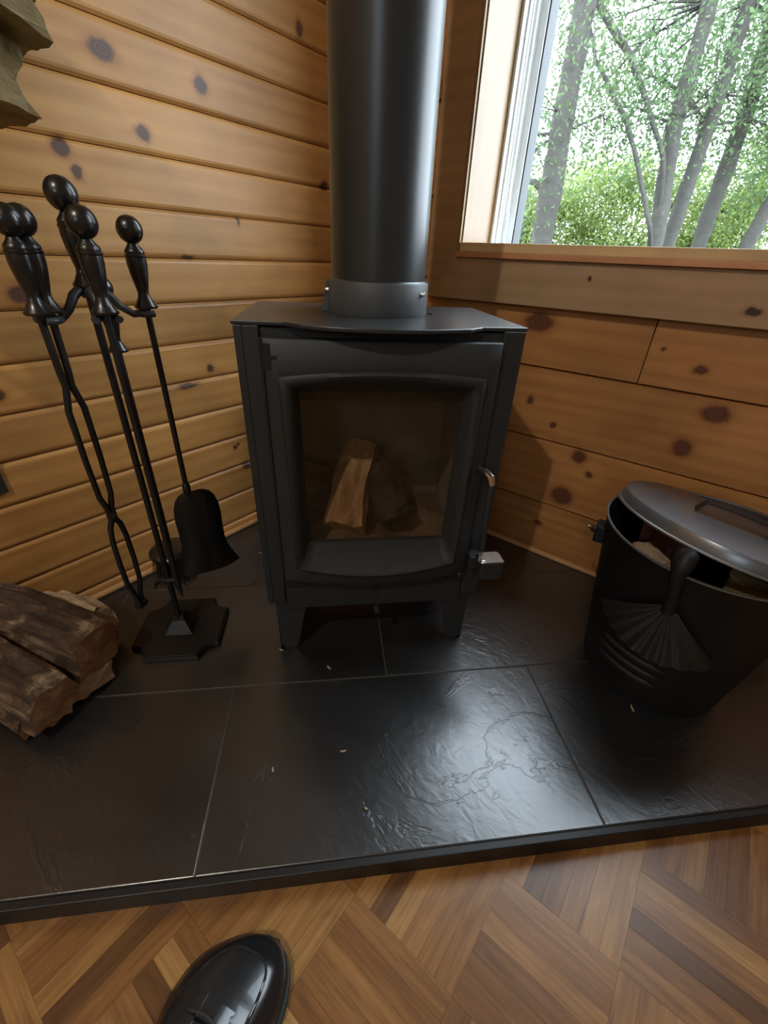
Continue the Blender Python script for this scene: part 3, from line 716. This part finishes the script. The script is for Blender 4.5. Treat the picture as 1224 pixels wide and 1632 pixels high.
m.build('bristles', bristleM, br, fix=False, kind='stuff')

# ------------------------------------------------------------------ ash bucket with lid
BC = Vector((1.105, -.250, 0)); BH = .340
def brad(z): return .130 + .045*z/BH
bk = thing('fireside_bucket', 'tapered black metal bucket on the slate beside the window wall', 'bucket', tuple(BC))
m = MB(); m.lathe([(.118,.0),(.127,.0),(.130,.004),(brad(BH*.5),BH*.5),(.1745,BH-.004),(.1765,BH-.001),(.175,BH+.001),(.1725,BH-.002),(.1285,.010),(0,.008)], 96)
m.build('shell', bucketM, bk, smooth=40)
MB().lathe([(.1745,BH-.0035),(.1775,BH-.0015),(.1770,BH+.0012),(.1735,BH+.0012),(.1728,BH-.002)], 96, cap=False).build('rim', rimM, bk, smooth=60)
def bpt(a, z, off=0): r_ = brad(z)+off; return Vector((r_*cos(R(a)), r_*sin(R(a)), z))
for k, zc in enumerate((.118, .095, .072)):
    m = MB(); rings_ = []
    for i in range(23):
        a = -134 + 50*i/22; e_ = .3 + .7*min(1, min(i, 22-i)/2.5)
        rings_.append([bpt(a, zc+.007*e_, .0003), bpt(a, zc+.004*e_, .0048*e_), bpt(a, zc-.001, .0058*e_), bpt(a, zc-.004*e_, .0003)])
    m.rings(rings_, True, True, True); m.build('louvre', bucketM, bk, smooth=35)
# lug ears + bail wire
for a in (-171, 9):
    c = bpt(a, .288, .0); M = Matrix.Translation(c) @ Matrix.Rotation(R(a), 4, 'Z')
    m = MB(); m.box(-.004, .016, -.018, .018, -.020, .017, M); m.tube([M @ Vector((.006,0,0)), M @ Vector((.024,0,0))], .007, 12)
    m.build('ear', bucketM, bk, bevel=.003)
a0 = bpt(-171, .288, .020); pts = []
for i in range(25):
    t = i/24; a = R(-171 - 180*t); r_ = .198
    dz = .288 - .25*sin(pi*t)*.42
    pts.append((r_*cos(a), (r_*sin(a))*.78, dz))
MB().tube(pts, .0018, 8).build('bail_wire', rimM, bk, smooth=60)
# lid: shallow dish lying tilted, raised at the front by the wood inside
nz = Vector((.110,.198,1)).normalized(); LC = Vector((1.123,-.228,.3600))
Ml = Matrix.Translation(LC) @ nz.to_track_quat('Z', 'X').to_matrix().to_4x4()
lid = thing('bucket_lid', 'round grey-black lid with strap handle resting tilted on the bucket', 'lid'); lid.matrix_world = Ml
MB().lathe([(.1855,-.0195),(.1835,-.020),(.1815,-.0187),(.1805,-.006),(.178,.0005),(.1755,-.0005),(.168,-.001),(.164,.0005),(.08,.003),(0,.004)], 96, cap=False).build('disc', lidM, lid, smooth=35)
MB().lathe([(.1820,-.0190),(.1862,-.0210),(.1868,-.0190),(.1850,-.0170),(.1815,-.0170)], 96, cap=False).build('rim', rimM, lid, smooth=60)
ia = Ml.inverted().to_3x3() @ Vector((1,.0,0)); ha = math.atan2(ia.y, ia.x) + .02
Mh = Matrix.Rotation(ha, 4, 'Z')
strap = []
for i in range(21):
    t = i/20; x = -.062 + .124*t; e_ = min(1, min(t, 1-t)/.10); z = .0025 + .021*(e_*e_*(3-2*e_)) + .003*sin(pi*t)
    strap.append((x, z))
rg = [[Mh @ Vector((x, -.024, z)), Mh @ Vector((x, .018, z)), Mh @ Vector((x, .018, z-.0025)), Mh @ Vector((x, -.024, z-.0025))] for x, z in strap]
MB().rings(rg, True, True, True).build('strap_handle', bucketM, lid, smooth=60)
# scoop hanging on the front of the rim
sc = thing('ash_scoop', 'small black scoop with ribbed fan blade hooked over the bucket rim', 'scoop', tuple(BC))
def sp(a, z, off): v = bpt(a, min(z, BH), off); v.z = z; return tuple(v)
m = MB(); m.tube([sp(-100.5,.352,-.014), sp(-100.5,.372,-.006), sp(-100.5,.377,.006), sp(-100.5,.368,.016), sp(-100.5,.345,.017), sp(-99.5,.32,.014), sp(-98.5,.295,.012), sp(-98,.268,.011)], [.007,.011,.0145,.0145,.011,.0085,.0085,.010], 14)
m.build('handle', bucketM, sc, smooth=60)
apex_a, apex_z = -97.5, .283; nR = 10; nA = 44; rg = []
for i in range(nR+1):
    rr = .016 + .122*i/nR; ring = []
    for j in range(nA+1):
        th = R(-52 + 94*j/nA)         # 0 = straight down, negative to the left in view
        z = apex_z - rr*cos(th); s_ = rr*sin(th); rad = brad(z); a = apex_a + math.degrees(s_/rad)
        ripple = .0050*(.5+.5*cos(j/nA*2*pi*9))*(i/nR)
        ring.append(Vector(sp(a, z, .010 + ripple)))
    rg.append(ring)
m = MB(); m.rings(rg, False); m.rings([[p - Vector((p.x, p.y, 0)).normalized()*.0018 for p in r_] for r_ in rg], False); m.build('blade', simple('scoop_black', (.013,.013,.014), .42, 0, 300, .1, .2), sc, smooth=60, fix=False)
# wood inside the bucket: two splits standing, one with a pale end, brown one leaning
firewood('kindling_block', 'reddish brown split standing inside the bucket at left under the lid', BC + Vector((-.060,.012,.012)), (-.03,.0,1), .325, [(-.040,-.030),(.030,-.040),(.045,.020),(-.010,.045)], (0,1), 21, bmat=barkmat('kindling_bark', (.07,.025,.014), (.13,.05,.03), (.20,.09,.05)), smat=barkmat('kindling_red', (.10,.04,.022), (.17,.07,.04), (.24,.11,.06)), group=None)
firewood('kindling_block', 'pale split with broad end inside the bucket at left, below the brown one', BC + Vector((-.050,-.060,.012)), (-.10,-.08,1), .302, [(-.036,-.018),(.036,-.024),(.034,.018),(-.030,.016)], (), 22, smat=barkmat('kindling_tan', (.30,.20,.14), (.42,.29,.20), (.55,.40,.28)))
firewood('kindling_block', 'golden split with sawn end at the right side of the bucket opening', BC + Vector((.062,-.040,.012)), (.0,-.10,1), .300, [(-.030,-.020),(.036,-.026),(.040,.018),(-.026,.022)], (3,), 23, smat=splitpaleM)

# ------------------------------------------------------------------ firewood pile at the left
firewood('firewood_log', 'bark-covered split log with pale ragged end, upper one of the pile on the hearth', (.035,-1.105,.118), (.235,.095,-.016), .265, [(-.052,-.050),(.030,-.062),(.058,-.020),(.050,.026),(.012,.048),(-.040,.036)], (2,3,4,5), 31)
firewood('firewood_log', 'orange split log at the front of the pile on the hearth', (.060,-1.185,.095), (.235,.080,-.030), .27, [(-.050,-.040),(.020,-.052),(.050,-.010),(.036,.040),(-.030,.044)], (3,4), 32)
firewood('firewood_log', 'flat tan split log lying lowest in the pile, its end showing below the upper one', (.030,-1.055,.034), (.245,.020,0.0), .250, [(-.044,-.030),(.040,-.032),(.046,.010),(-.006,.030),(-.042,.016)], (3,), 33, smat=barkmat('split_tan', (.26,.13,.06), (.38,.21,.11), (.5,.32,.18)))
firewood('firewood_log', 'dark log at the bottom front of the pile touching the slate', (.055,-1.165,.034), (.22,.05,0), .235, [(-.046,-.030),(.036,-.032),(.050,.006),(.010,.030),(-.040,.020)], (0,1,2,3,4), 34)
firewood('firewood_log', 'pale splintered log against the pine wall at the back of the pile', (.020,-1.010,.040), (.20,.055,.03), .165, [(-.036,-.030),(.030,-.034),(.040,.010),(.004,.038),(-.034,.020)], (), 35, smat=barkmat('split_cream', (.34,.24,.15), (.52,.38,.22), (.66,.5,.32), 18))

# split logs in a wall rack at the upper left
rack = thing('log_rack', 'black iron wall rack holding split logs at the upper left', 'log rack', (0,-1.02,.70))
def RK(mb, nm): o = mb.build(nm, toolmatM, rack, smooth=40); o.matrix_parent_inverse = Matrix.Translation((0,1.02,-.70)); return o
RK(MB().tube([(.003,-1.20,.872),(.20,-1.20,.872),(.20,-1.20,1.20)], .006, 8), 'arm'); RK(MB().tube([(.003,-.905,.872),(.20,-.905,.872)], .006, 8), 'arm')
RK(MB().tube([(.02,-1.20,.872),(.02,-.905,.872)], .006, 8), 'rail'); RK(MB().tube([(.185,-1.20,.872),(.185,-.905,.872)], .006, 8), 'rail')
G = 'split logs stacked in the wall rack at the upper left'
def wedge(y, z, poly, x1, label, seed, mat=splitpaleM, bark=()):
    return firewood('split_log', label, (.012, y, z), (1,0,0), x1-.012, poly, bark, seed, smat=mat, taper=1.0, group=G)
wedge(-.885, .925, [(.058,-.045),(.045,-.020),(-.010,.062),(-.060,.080),(-.075,.000),(-.020,-.022)], .21, 'pale yellow wedge log with the lowest pointed end in the wall rack', 41)
wedge(-.835, .948, [(.030,.004),(.018,.022),(-.040,.024),(-.030,-.020),(.010,-.026)], .15, 'small blunt wedge log between the two long points in the wall rack', 42, barkmat('split_olive', (.13,.09,.035), (.20,.15,.06), (.27,.21,.09)))
wedge(-.845, 1.000, [(.064,-.040),(.046,.004),(.016,.050),(-.060,.050),(-.040,.000),(.020,-.022)], .20, 'pale wedge log with the upper pointed end in the wall rack', 43)
wedge(-.79, 1.035, [(.030,-.022),(.030,.020),(-.020,.040),(-.030,-.010)], .13, 'dark-edged log at the top edge of the photo in the wall rack', 44, bark=(0,1))
wedge(-.925, 1.000, [(.030,-.020),(.020,.012),(-.040,.02),(-.05,-.02)], .16, 'dark log standing in for the shadowed gap between the pale wedges in the wall rack', 45, barkM, (0,1,2,3))  # dark bark on every face imitates the shade between the wedges
wedge(-1.03, .925, [(.066,-.040),(.050,.030),(-.01,.055),(-.060,.030),(-.065,-.042)], .21, 'blocky split log in the wall rack, left of the lowest pointed one', 46, bark=(1,2))
wedge(-1.14, .920, [(.040,-.040),(.042,.030),(-.01,.050),(-.045,.020),(-.040,-.040)], .20, 'split log at the far end of the wall rack beside its upright', 47, bark=(1,2))
wedge(-1.02, 1.010, [(.045,-.030),(.040,.030),(-.02,.045),(-.060,.000),(-.040,-.030)], .20, 'split log lying on the second layer of the wall rack, away from the corner', 48, bark=(2,3))
# dark cover plate on the left wall
pt = MB().box(.0, .006, -1.10, -.990, .321, .40).build('outlet_plate', plasticM, None, bevel=.002); tag(pt, 'dark cover plate on the pine wall at the left edge', 'cover plate')

# ------------------------------------------------------------------ shoe
heel = Vector((.700, -1.302, FZ)); toe = Vector((.845, -1.060, FZ))
heel = Vector((.8235,-1.330, FZ)); 
shoe = thing('shoe', 'black leather lace-up shoe on the parquet pointing at the hearth', 'shoe')
TOE = Vector((.792,-1.050, FZ)); AX = Vector((-.28,.96,0)).normalized()
ORG = TOE - AX*.285
Ms = Matrix(((AX.y, AX.x, 0, ORG.x), (-AX.x, AX.y, 0, ORG.y), (0,0,1,FZ), (0,0,0,1))) @ Matrix.Diagonal((1.22,1,1,1))  # local y = forward, local x = to the right
shoe.matrix_world = Ms
# sections from heel (y=0) to toe (y=.285): left half-width, right half-width, top height, centre shift
SEC = [(.000,.012,.012,.050,0),(.006,.024,.024,.066,0),(.025,.033,.032,.076,0),(.060,.035,.034,.078,0),(.100,.034,.033,.080,-.001),(.135,.038,.038,.076,-.003),(.165,.044,.049,.068,-.003),
       (.195,.050,.053,.058,-.001),(.220,.050,.052,.050,.002),(.240,.046,.047,.044,.005),(.258,.037,.038,.038,.009),(.270,.028,.029,.032,.012),(.279,.018,.019,.026,.014),(.285,.006,.007,.018,.015)]
def lerp_sec(y):
    for a, b in zip(SEC, SEC[1:]):
        if a[0] <= y <= b[0]:
            t = (y-a[0])/(b[0]-a[0]); return [a[i]+(b[i]-a[i])*t for i in range(5)]
    return list(SEC[-1])
rg = []; NY = 48; NA = 30
ys = [.285*(1-cos(pi*i/NY))/2 for i in range(NY+1)]
for y in ys:
    _, wl_, wr_, h, cx_ = lerp_sec(y); ring = []
    for k in range(NA+1):
        a = pi*k/NA; c_, s_ = cos(a), sin(a); w = wr_ if c_ > 0 else wl_
        x = cx_ + w*math.copysign(abs(c_)**.72, c_); z = .011 + (h-.011)*(abs(s_)**.78)
        # apron seam: step up inside the moc line on the forefoot
        if y > .165:
            e_ = abs(c_); inner = max(0, min(1, (.70-e_)/.05))*max(0, min(1, (.268-y)/.006)); z += .0026*inner
        # flexing wrinkles
        if .150 < y < .215: z += .0012*sin((y-.15)*260 + c_*2)*s_
        ring.append(Vector((x, y, z)))
    rg.append(ring)
m = MB(); m.rings(rg, False); m.add(rg[0], [tuple(range(NA+1))]); m.add(rg[-1], [tuple(range(NA+1))])
m.build('upper', leatherM, shoe, smooth=70)
sole = []
for y in ys: _, wl_, wr_, h, cx_ = lerp_sec(y); sole.append((y, cx_-wl_-.004*min(1,wl_/.02), cx_+wr_+.004*min(1,wr_/.02)))
pg = [(r_, y) for y, l_, r_ in sole] + [(l_, y) for y, l_, r_ in reversed(sole)]
pg[NY] = (pg[NY][0], pg[NY][1]+.003)
m = MB(); m.prism(pg, .001, .013); m.build('sole', soleM, shoe, bevel=.003)
hp = [(x, y) for x, y in pg if y < .075]; MB().prism(hp, 0, .004).build('heel', soleM, shoe)
def upz(x, y):
    _, wl_, wr_, h, cx_ = lerp_sec(y); w = wr_ if x > cx_ else wl_; e_ = min(.999, abs(x-cx_)/w); c_ = e_**(1/.72); s_ = math.sqrt(max(0, 1-c_*c_)); return .011 + (h-.011)*s_**.78 + .0026
# moc-toe seam piping
m = MB(); pts = []
for i in range(41):
    t = i/40; a = pi*t; yy = .182 + .078*sin(a); _, wl_, wr_, h, cx_ = lerp_sec(yy); xx = cx_ + (.034 if cos(a) > 0 else .035)*math.copysign(abs(cos(a))**.6, cos(a))
    pts.append((xx, yy, upz(xx, yy)-.0012))
m.tube(pts, .0019, 6); m.build('seam', leatherM, shoe, smooth=60)
# facings (lace panels) and a tongue
for sx in (-1, 1):
    rg = []
    for i in range(15):
        y = .115 + .095*i/14; xo = (.008 + .006*(i/14)*0)*sx; ww = .020 - .006*(i/14)
        rg.append([Vector((xo + sx*ww*t - .001, y, upz(xo + sx*ww*t - .001, y) + .0022*(1-.9*t*t)))for t in (0, .25, .5, .75, 1)])
    m = MB(); m.rings(rg, False); rb = [[p - Vector((0,0,.004)) for p in r_] for r_ in rg]; m.rings(rb, False)
    m.add([r_[0] for r_ in rg] + [r_[0] for r_ in rb], [(i, i+1, 15+i+1, 15+i) for i in range(14)]); m.add(rg[-1] + rb[-1], [(i, i+1, 5+i+1, 5+i) for i in range(4)])
    m.build('facing', leatherM, shoe, smooth=50)
m = MB()
for k in range(4):
    y = .132 + .020*k; m.tube([(-.017, y, upz(-.017,y)+.002), (-.008, y+.002, upz(-.008,y)+.005), (.0, y+.003, upz(0,y)+.0055), (.008, y+.002, upz(.008,y)+.005), (.015, y, upz(.015,y)+.002)], .0018, 8)
m.tube([(0,.124,.086),(-.020,.140,.088),(-.036,.150,.078),(-.028,.132,.080),(0,.122,.087)], .0016, 8); m.tube([(0,.124,.086),(.022,.135,.086),(.036,.150,.075),(.026,.128,.080),(0,.122,.087)], .0016, 8)
m.build('lace', laceM, shoe, smooth=60)
m = MB(); rg = []
for z, rx, ry, cy_ in ((.070,.027,.040,.055),(.085,.030,.042,.054),(.092,.030,.043,.053),(.094,.027,.040,.053),(.088,.025,.037,.054)):
    rg.append([Vector((rx*cos(2*pi*k/28), cy_ + ry*sin(2*pi*k/28), z)) for k in range(28)])
m.rings(rg, True); m.build('collar', leatherM, shoe, smooth=60)
MB().lathe([(.0255,.079),(.020,.0785),(0,.078)], 24, 0, .054).build('lining', sockM, shoe, smooth=60)

# ------------------------------------------------------------------ wood chips on the tiles
chipM = simple('wood_chip', (.45,.36,.25), .8)
for i, (x, y, L, a, lab) in enumerate(((.725,-.817,.012,.9,'curled pale shaving in the middle of the large front tile'), (.656,-.915,.009,-.5,'thin pale splinter at the left part of the large front tile'),
        (.814,-.861,.006,.2,'tiny crumb of wood near the front edge of the middle tile'), (.47,-.74,.011,.3,'yellowish chip on the slate below the left stove leg'),
        (.582,-.707,.012,-.1,'pale sliver on the slate in front of the stove, nearest the joint'), (1.104,-.394,.017,-1.0,'tan wood chip on the slate at the foot of the bucket'),
        (.153,-.548,.009,.5,'crumb of wood between the stove and the pine wall'), (.746,-.327,.005,.0,'dark speck on the slate right of the stove leg'))):
    m = MB(); pts = []
    for k in range(7):
        t = k/6-.5; pts.append((L*t, .07*L*(4*t*t), .0012 + .0006*(4*t*t)))
    m.tube(pts, [.0004,.0012,.0016,.0017,.0015,.0011,.0004], 6)
    o = m.build('wood_chip', chipM if i != 7 else toolmatM, None, smooth=40); o.location = (x, y, .0006); o.rotation_euler = (0,0,a); tag(o, lab, 'wood chip', None)

# ------------------------------------------------------------------ ceiling lamp (lights the room from behind)
lp = thing('ceiling_lamp', 'small round ceiling lamp behind the photographer', 'lamp', (LAMP_POS[0], LAMP_POS[1], CEIL))
MB().lathe([(.09,-.0),(.09,-.02),(.07,-.026)], 32).build('base', chromeM, lp, smooth=40)
MB().lathe([(.06,-.026),(.068,-.040),(.060,-.062),(.035,-.076),(0,-.080)], 32).build('shade', globeM, lp, smooth=50)
ld = bpy.data.lights.new('lamp_light', 'POINT'); ld.energy = LAMP_W; ld.color = LAMP_COL; ld.shadow_soft_size = .025
lo = bpy.data.objects.new('lamp_light', ld); COL.objects.link(lo); lo.location = (LAMP_POS[0], LAMP_POS[1], LAMP_POS[2]-.04)

# ------------------------------------------------------------------ outside the window
GZ = -.9
gr = MB().box(-30, 30, -30, 45, GZ-.2, GZ).build('ground', grassM); gr['kind'] = 'structure'
def trunk_mb(m, pts, rs, n=12, seed=0):
    rd = random.Random(seed); P_ = [Vector(p) for p in pts]; q = []; rr = []
    for i in range(len(P_)-1):
        k = max(2, int((P_[i+1]-P_[i]).length/.12))
        for t in range(k): q.append(P_[i].lerp(P_[i+1], t/k) + Vector((rd.uniform(-.006,.006), rd.uniform(-.006,.006), 0))); rr.append((rs[i]+(rs[i+1]-rs[i])*t/k)*rd.uniform(.95,1.06))
    q.append(P_[-1]); rr.append(rs[-1]); m.tube(q, rr, n)
def leaves(m, pts, count, size, spread, rd):
    for _ in range(count):
        c = rd.choice(pts); p = Vector((c[0]+rd.gauss(0,spread), c[1]+rd.gauss(0,spread), c[2]+rd.gauss(0,spread*.8)))
        u = Vector((rd.gauss(0,1), rd.gauss(0,1), rd.gauss(0,1))).normalized(); v = u.cross(Vector((rd.gauss(0,1), rd.gauss(0,1), rd.gauss(0,1)))).normalized()
        s_ = size*rd.uniform(.6,1.3); m.add([p-u*s_, p+v*s_*.45, p+u*s_, p-v*s_*.45], [(0,1,2,3)])
def tree(label, trunk, rs, branches, clusters, nleaf, size, spread, seed, lm=leafA, group='trees outside the window'):
    rd = random.Random(seed); b = trunk[0]
    t = thing('tree', label, 'tree', (b[0], b[1], GZ), group=group)
    inv = Matrix.Translation((-b[0], -b[1], -GZ))
    m = MB(); trunk_mb(m, [(b[0], b[1], GZ-.05)] + list(trunk), [rs[0]*1.15] + list(rs), 14, seed); o = m.build('trunk', ashbarkM, t, smooth=60); o.matrix_parent_inverse = inv
    for bp, br_ in branches:
        m = MB(); trunk_mb(m, bp, br_, 8, seed+1); o = m.build('branch', ashbarkM, t, smooth=60); o.matrix_parent_inverse = inv
        clusters = clusters + [tuple(Vector(bp[-1])), tuple(Vector(bp[len(bp)//2]))]
    # twigs to the leaf clusters
    m = MB()
    for c in clusters:
        k = min(range(len(trunk)), key=lambda i: (Vector(trunk[i])-Vector(c)).length); a = Vector(trunk[k])
        mid = a.lerp(Vector(c), .5) + Vector((rd.uniform(-.15,.15), rd.uniform(-.15,.15), .1)); m.tube([a, mid, c], [.018,.010,.004], 5)
        for _ in range(3):
            e_ = Vector(c) + Vector((rd.gauss(0,spread), rd.gauss(0,spread), rd.gauss(0,spread))); m.tube([mid, mid.lerp(e_, .6)+Vector((0,0,.04)), e_], [.007,.004,.002], 4)
    o = m.build('twigs', ashbarkM, t, kind='stuff'); o.matrix_parent_inverse = inv
    m = MB(); leaves(m, clusters, nleaf, size, spread, rd); o = m.build('foliage', lm, t, fix=False, kind='stuff'); o.matrix_parent_inverse = inv
    return t
rd = random.Random(5)
def cl(n, x0, x1, y0, y1, z0, z1): return [(rd.uniform(x0,x1), rd.uniform(y0,y1), rd.uniform(z0,z1)) for _ in range(n)]
tree('thick pale-barked tree nearest the window at the left', [(-1.14,4.5,.94),(-1.16,4.5,1.9),(-1.17,4.52,2.9),(-1.1,4.5,5.0)], (.125,.108,.098,.07),
     [([(-1.15,4.5,1.35),(-1.32,4.45,1.50),(-1.5,4.4,1.52),(-1.8,4.3,1.7)],[.04,.03,.022,.01])], cl(9,-2.2,-.6,4.3,6.0,2.0,4.2), 7500, .026, .40, 51)
tree('leaning slender tree at the centre of the window, left of a close pair', [(-.15,5.5,1.0),(-.25,5.5,1.6),(-.32,5.5,2.07),(-.32,5.5,2.98),(-.2,5.5,5.2)], (.088,.082,.08,.072,.05),
     [([(-.22,5.45,1.35),(-.29,5.3,1.77),(-.62,5.3,2.26),(-.88,5.3,2.62),(-1.32,5.3,3.06),(-1.6,5.3,3.6)],[.035,.026,.026,.032,.04,.03]), ([(-.17,5.4,.95),(-.21,5.2,1.15),(-.45,5.2,1.61),(-.71,5.2,2.05),(-1.2,5.2,2.62),(-1.5,5.2,3.2)],[.03,.024,.024,.026,.02,.014])], cl(9,-1.6,.2,5.0,7.0,2.0,3.7), 8500, .027, .40, 52)
tree('straight grey tree, right one of the close pair at the window centre', [(-.10,6,1.02),(-.09,6,1.6),(-.07,6,2.13),(-.07,6,3.08),(0,6,5.3)], (.084,.08,.074,.064,.05), [([(-.08,6,2.1),(-.4,6.1,2.45),(-.9,6.2,2.7)],[.03,.022,.012])], cl(8,-.6,1.0,5.6,7.5,2.2,3.9), 8500, .029, .42, 53)
tree('grey tree standing second from the right in the window', [(.12,7,1.2),(.13,7,2.4),(.08,7,3.06),(.1,7,5.6)], (.095,.092,.084,.06), [([(.12,7,2.3),(.5,7,2.8),(.9,7.1,3.0)],[.035,.025,.012])], cl(8,-.4,1.3,6.6,8.2,2.3,4.3), 8500, .032, .44, 54)
tree('dark trunk at the right edge of the window, half hidden in bright leaves', [(.66,7,1.07),(.72,7,1.47),(.95,7,2.6),(1.2,7,5.2)], (.085,.08,.07,.05), [], cl(6,.4,1.6,6.8,8.4,2.0,4.0), 8500, .032, .44, 55)
for i, (x0, x1, y, zt, lab, sd) in enumerate(((-3.6,-2.1,8.0,1.9,'bright green bush seen through the window left of the thick trunk',61), (-2.3,-.6,8.6,2.15,'bright green bushes behind the thick trunk at the window centre',62), (-.6,.5,9.2,1.9,'bright green bush behind the close pair of trunks',63), (.0,1.8,9.8,2.7,'tall yellow-green bush at the right side of the window',64))):
    cxm = (x0+x1)/2; t = thing('bush', lab, 'bush', (cxm, y, GZ)); inv = Matrix.Translation((-cxm, -y, -GZ)); rd2 = random.Random(sd)
    m = MB()
    for k in range(5):
        xx = x0 + (x1-x0)*(k+.5)/5; m.tube([(cxm+(xx-cxm)*.5, y, GZ), (xx, y+rd2.uniform(-.2,.2), .3), (xx+rd2.uniform(-.2,.2), y, zt-.2)], [.04,.025,.008], 6)
    o = m.build('stem', ashbarkM, t); o.matrix_parent_inverse = inv
    cls = [(rd2.uniform(x0,x1), y+rd2.uniform(-.5,.5), GZ+.3+(zt-GZ-.3)*rd2.random()**.6) for _ in range(46)]
    m = MB(); leaves(m, cls, 26000, .038, .22, rd2); o = m.build('foliage', leafB, t, fix=False, kind='stuff'); o.matrix_parent_inverse = inv
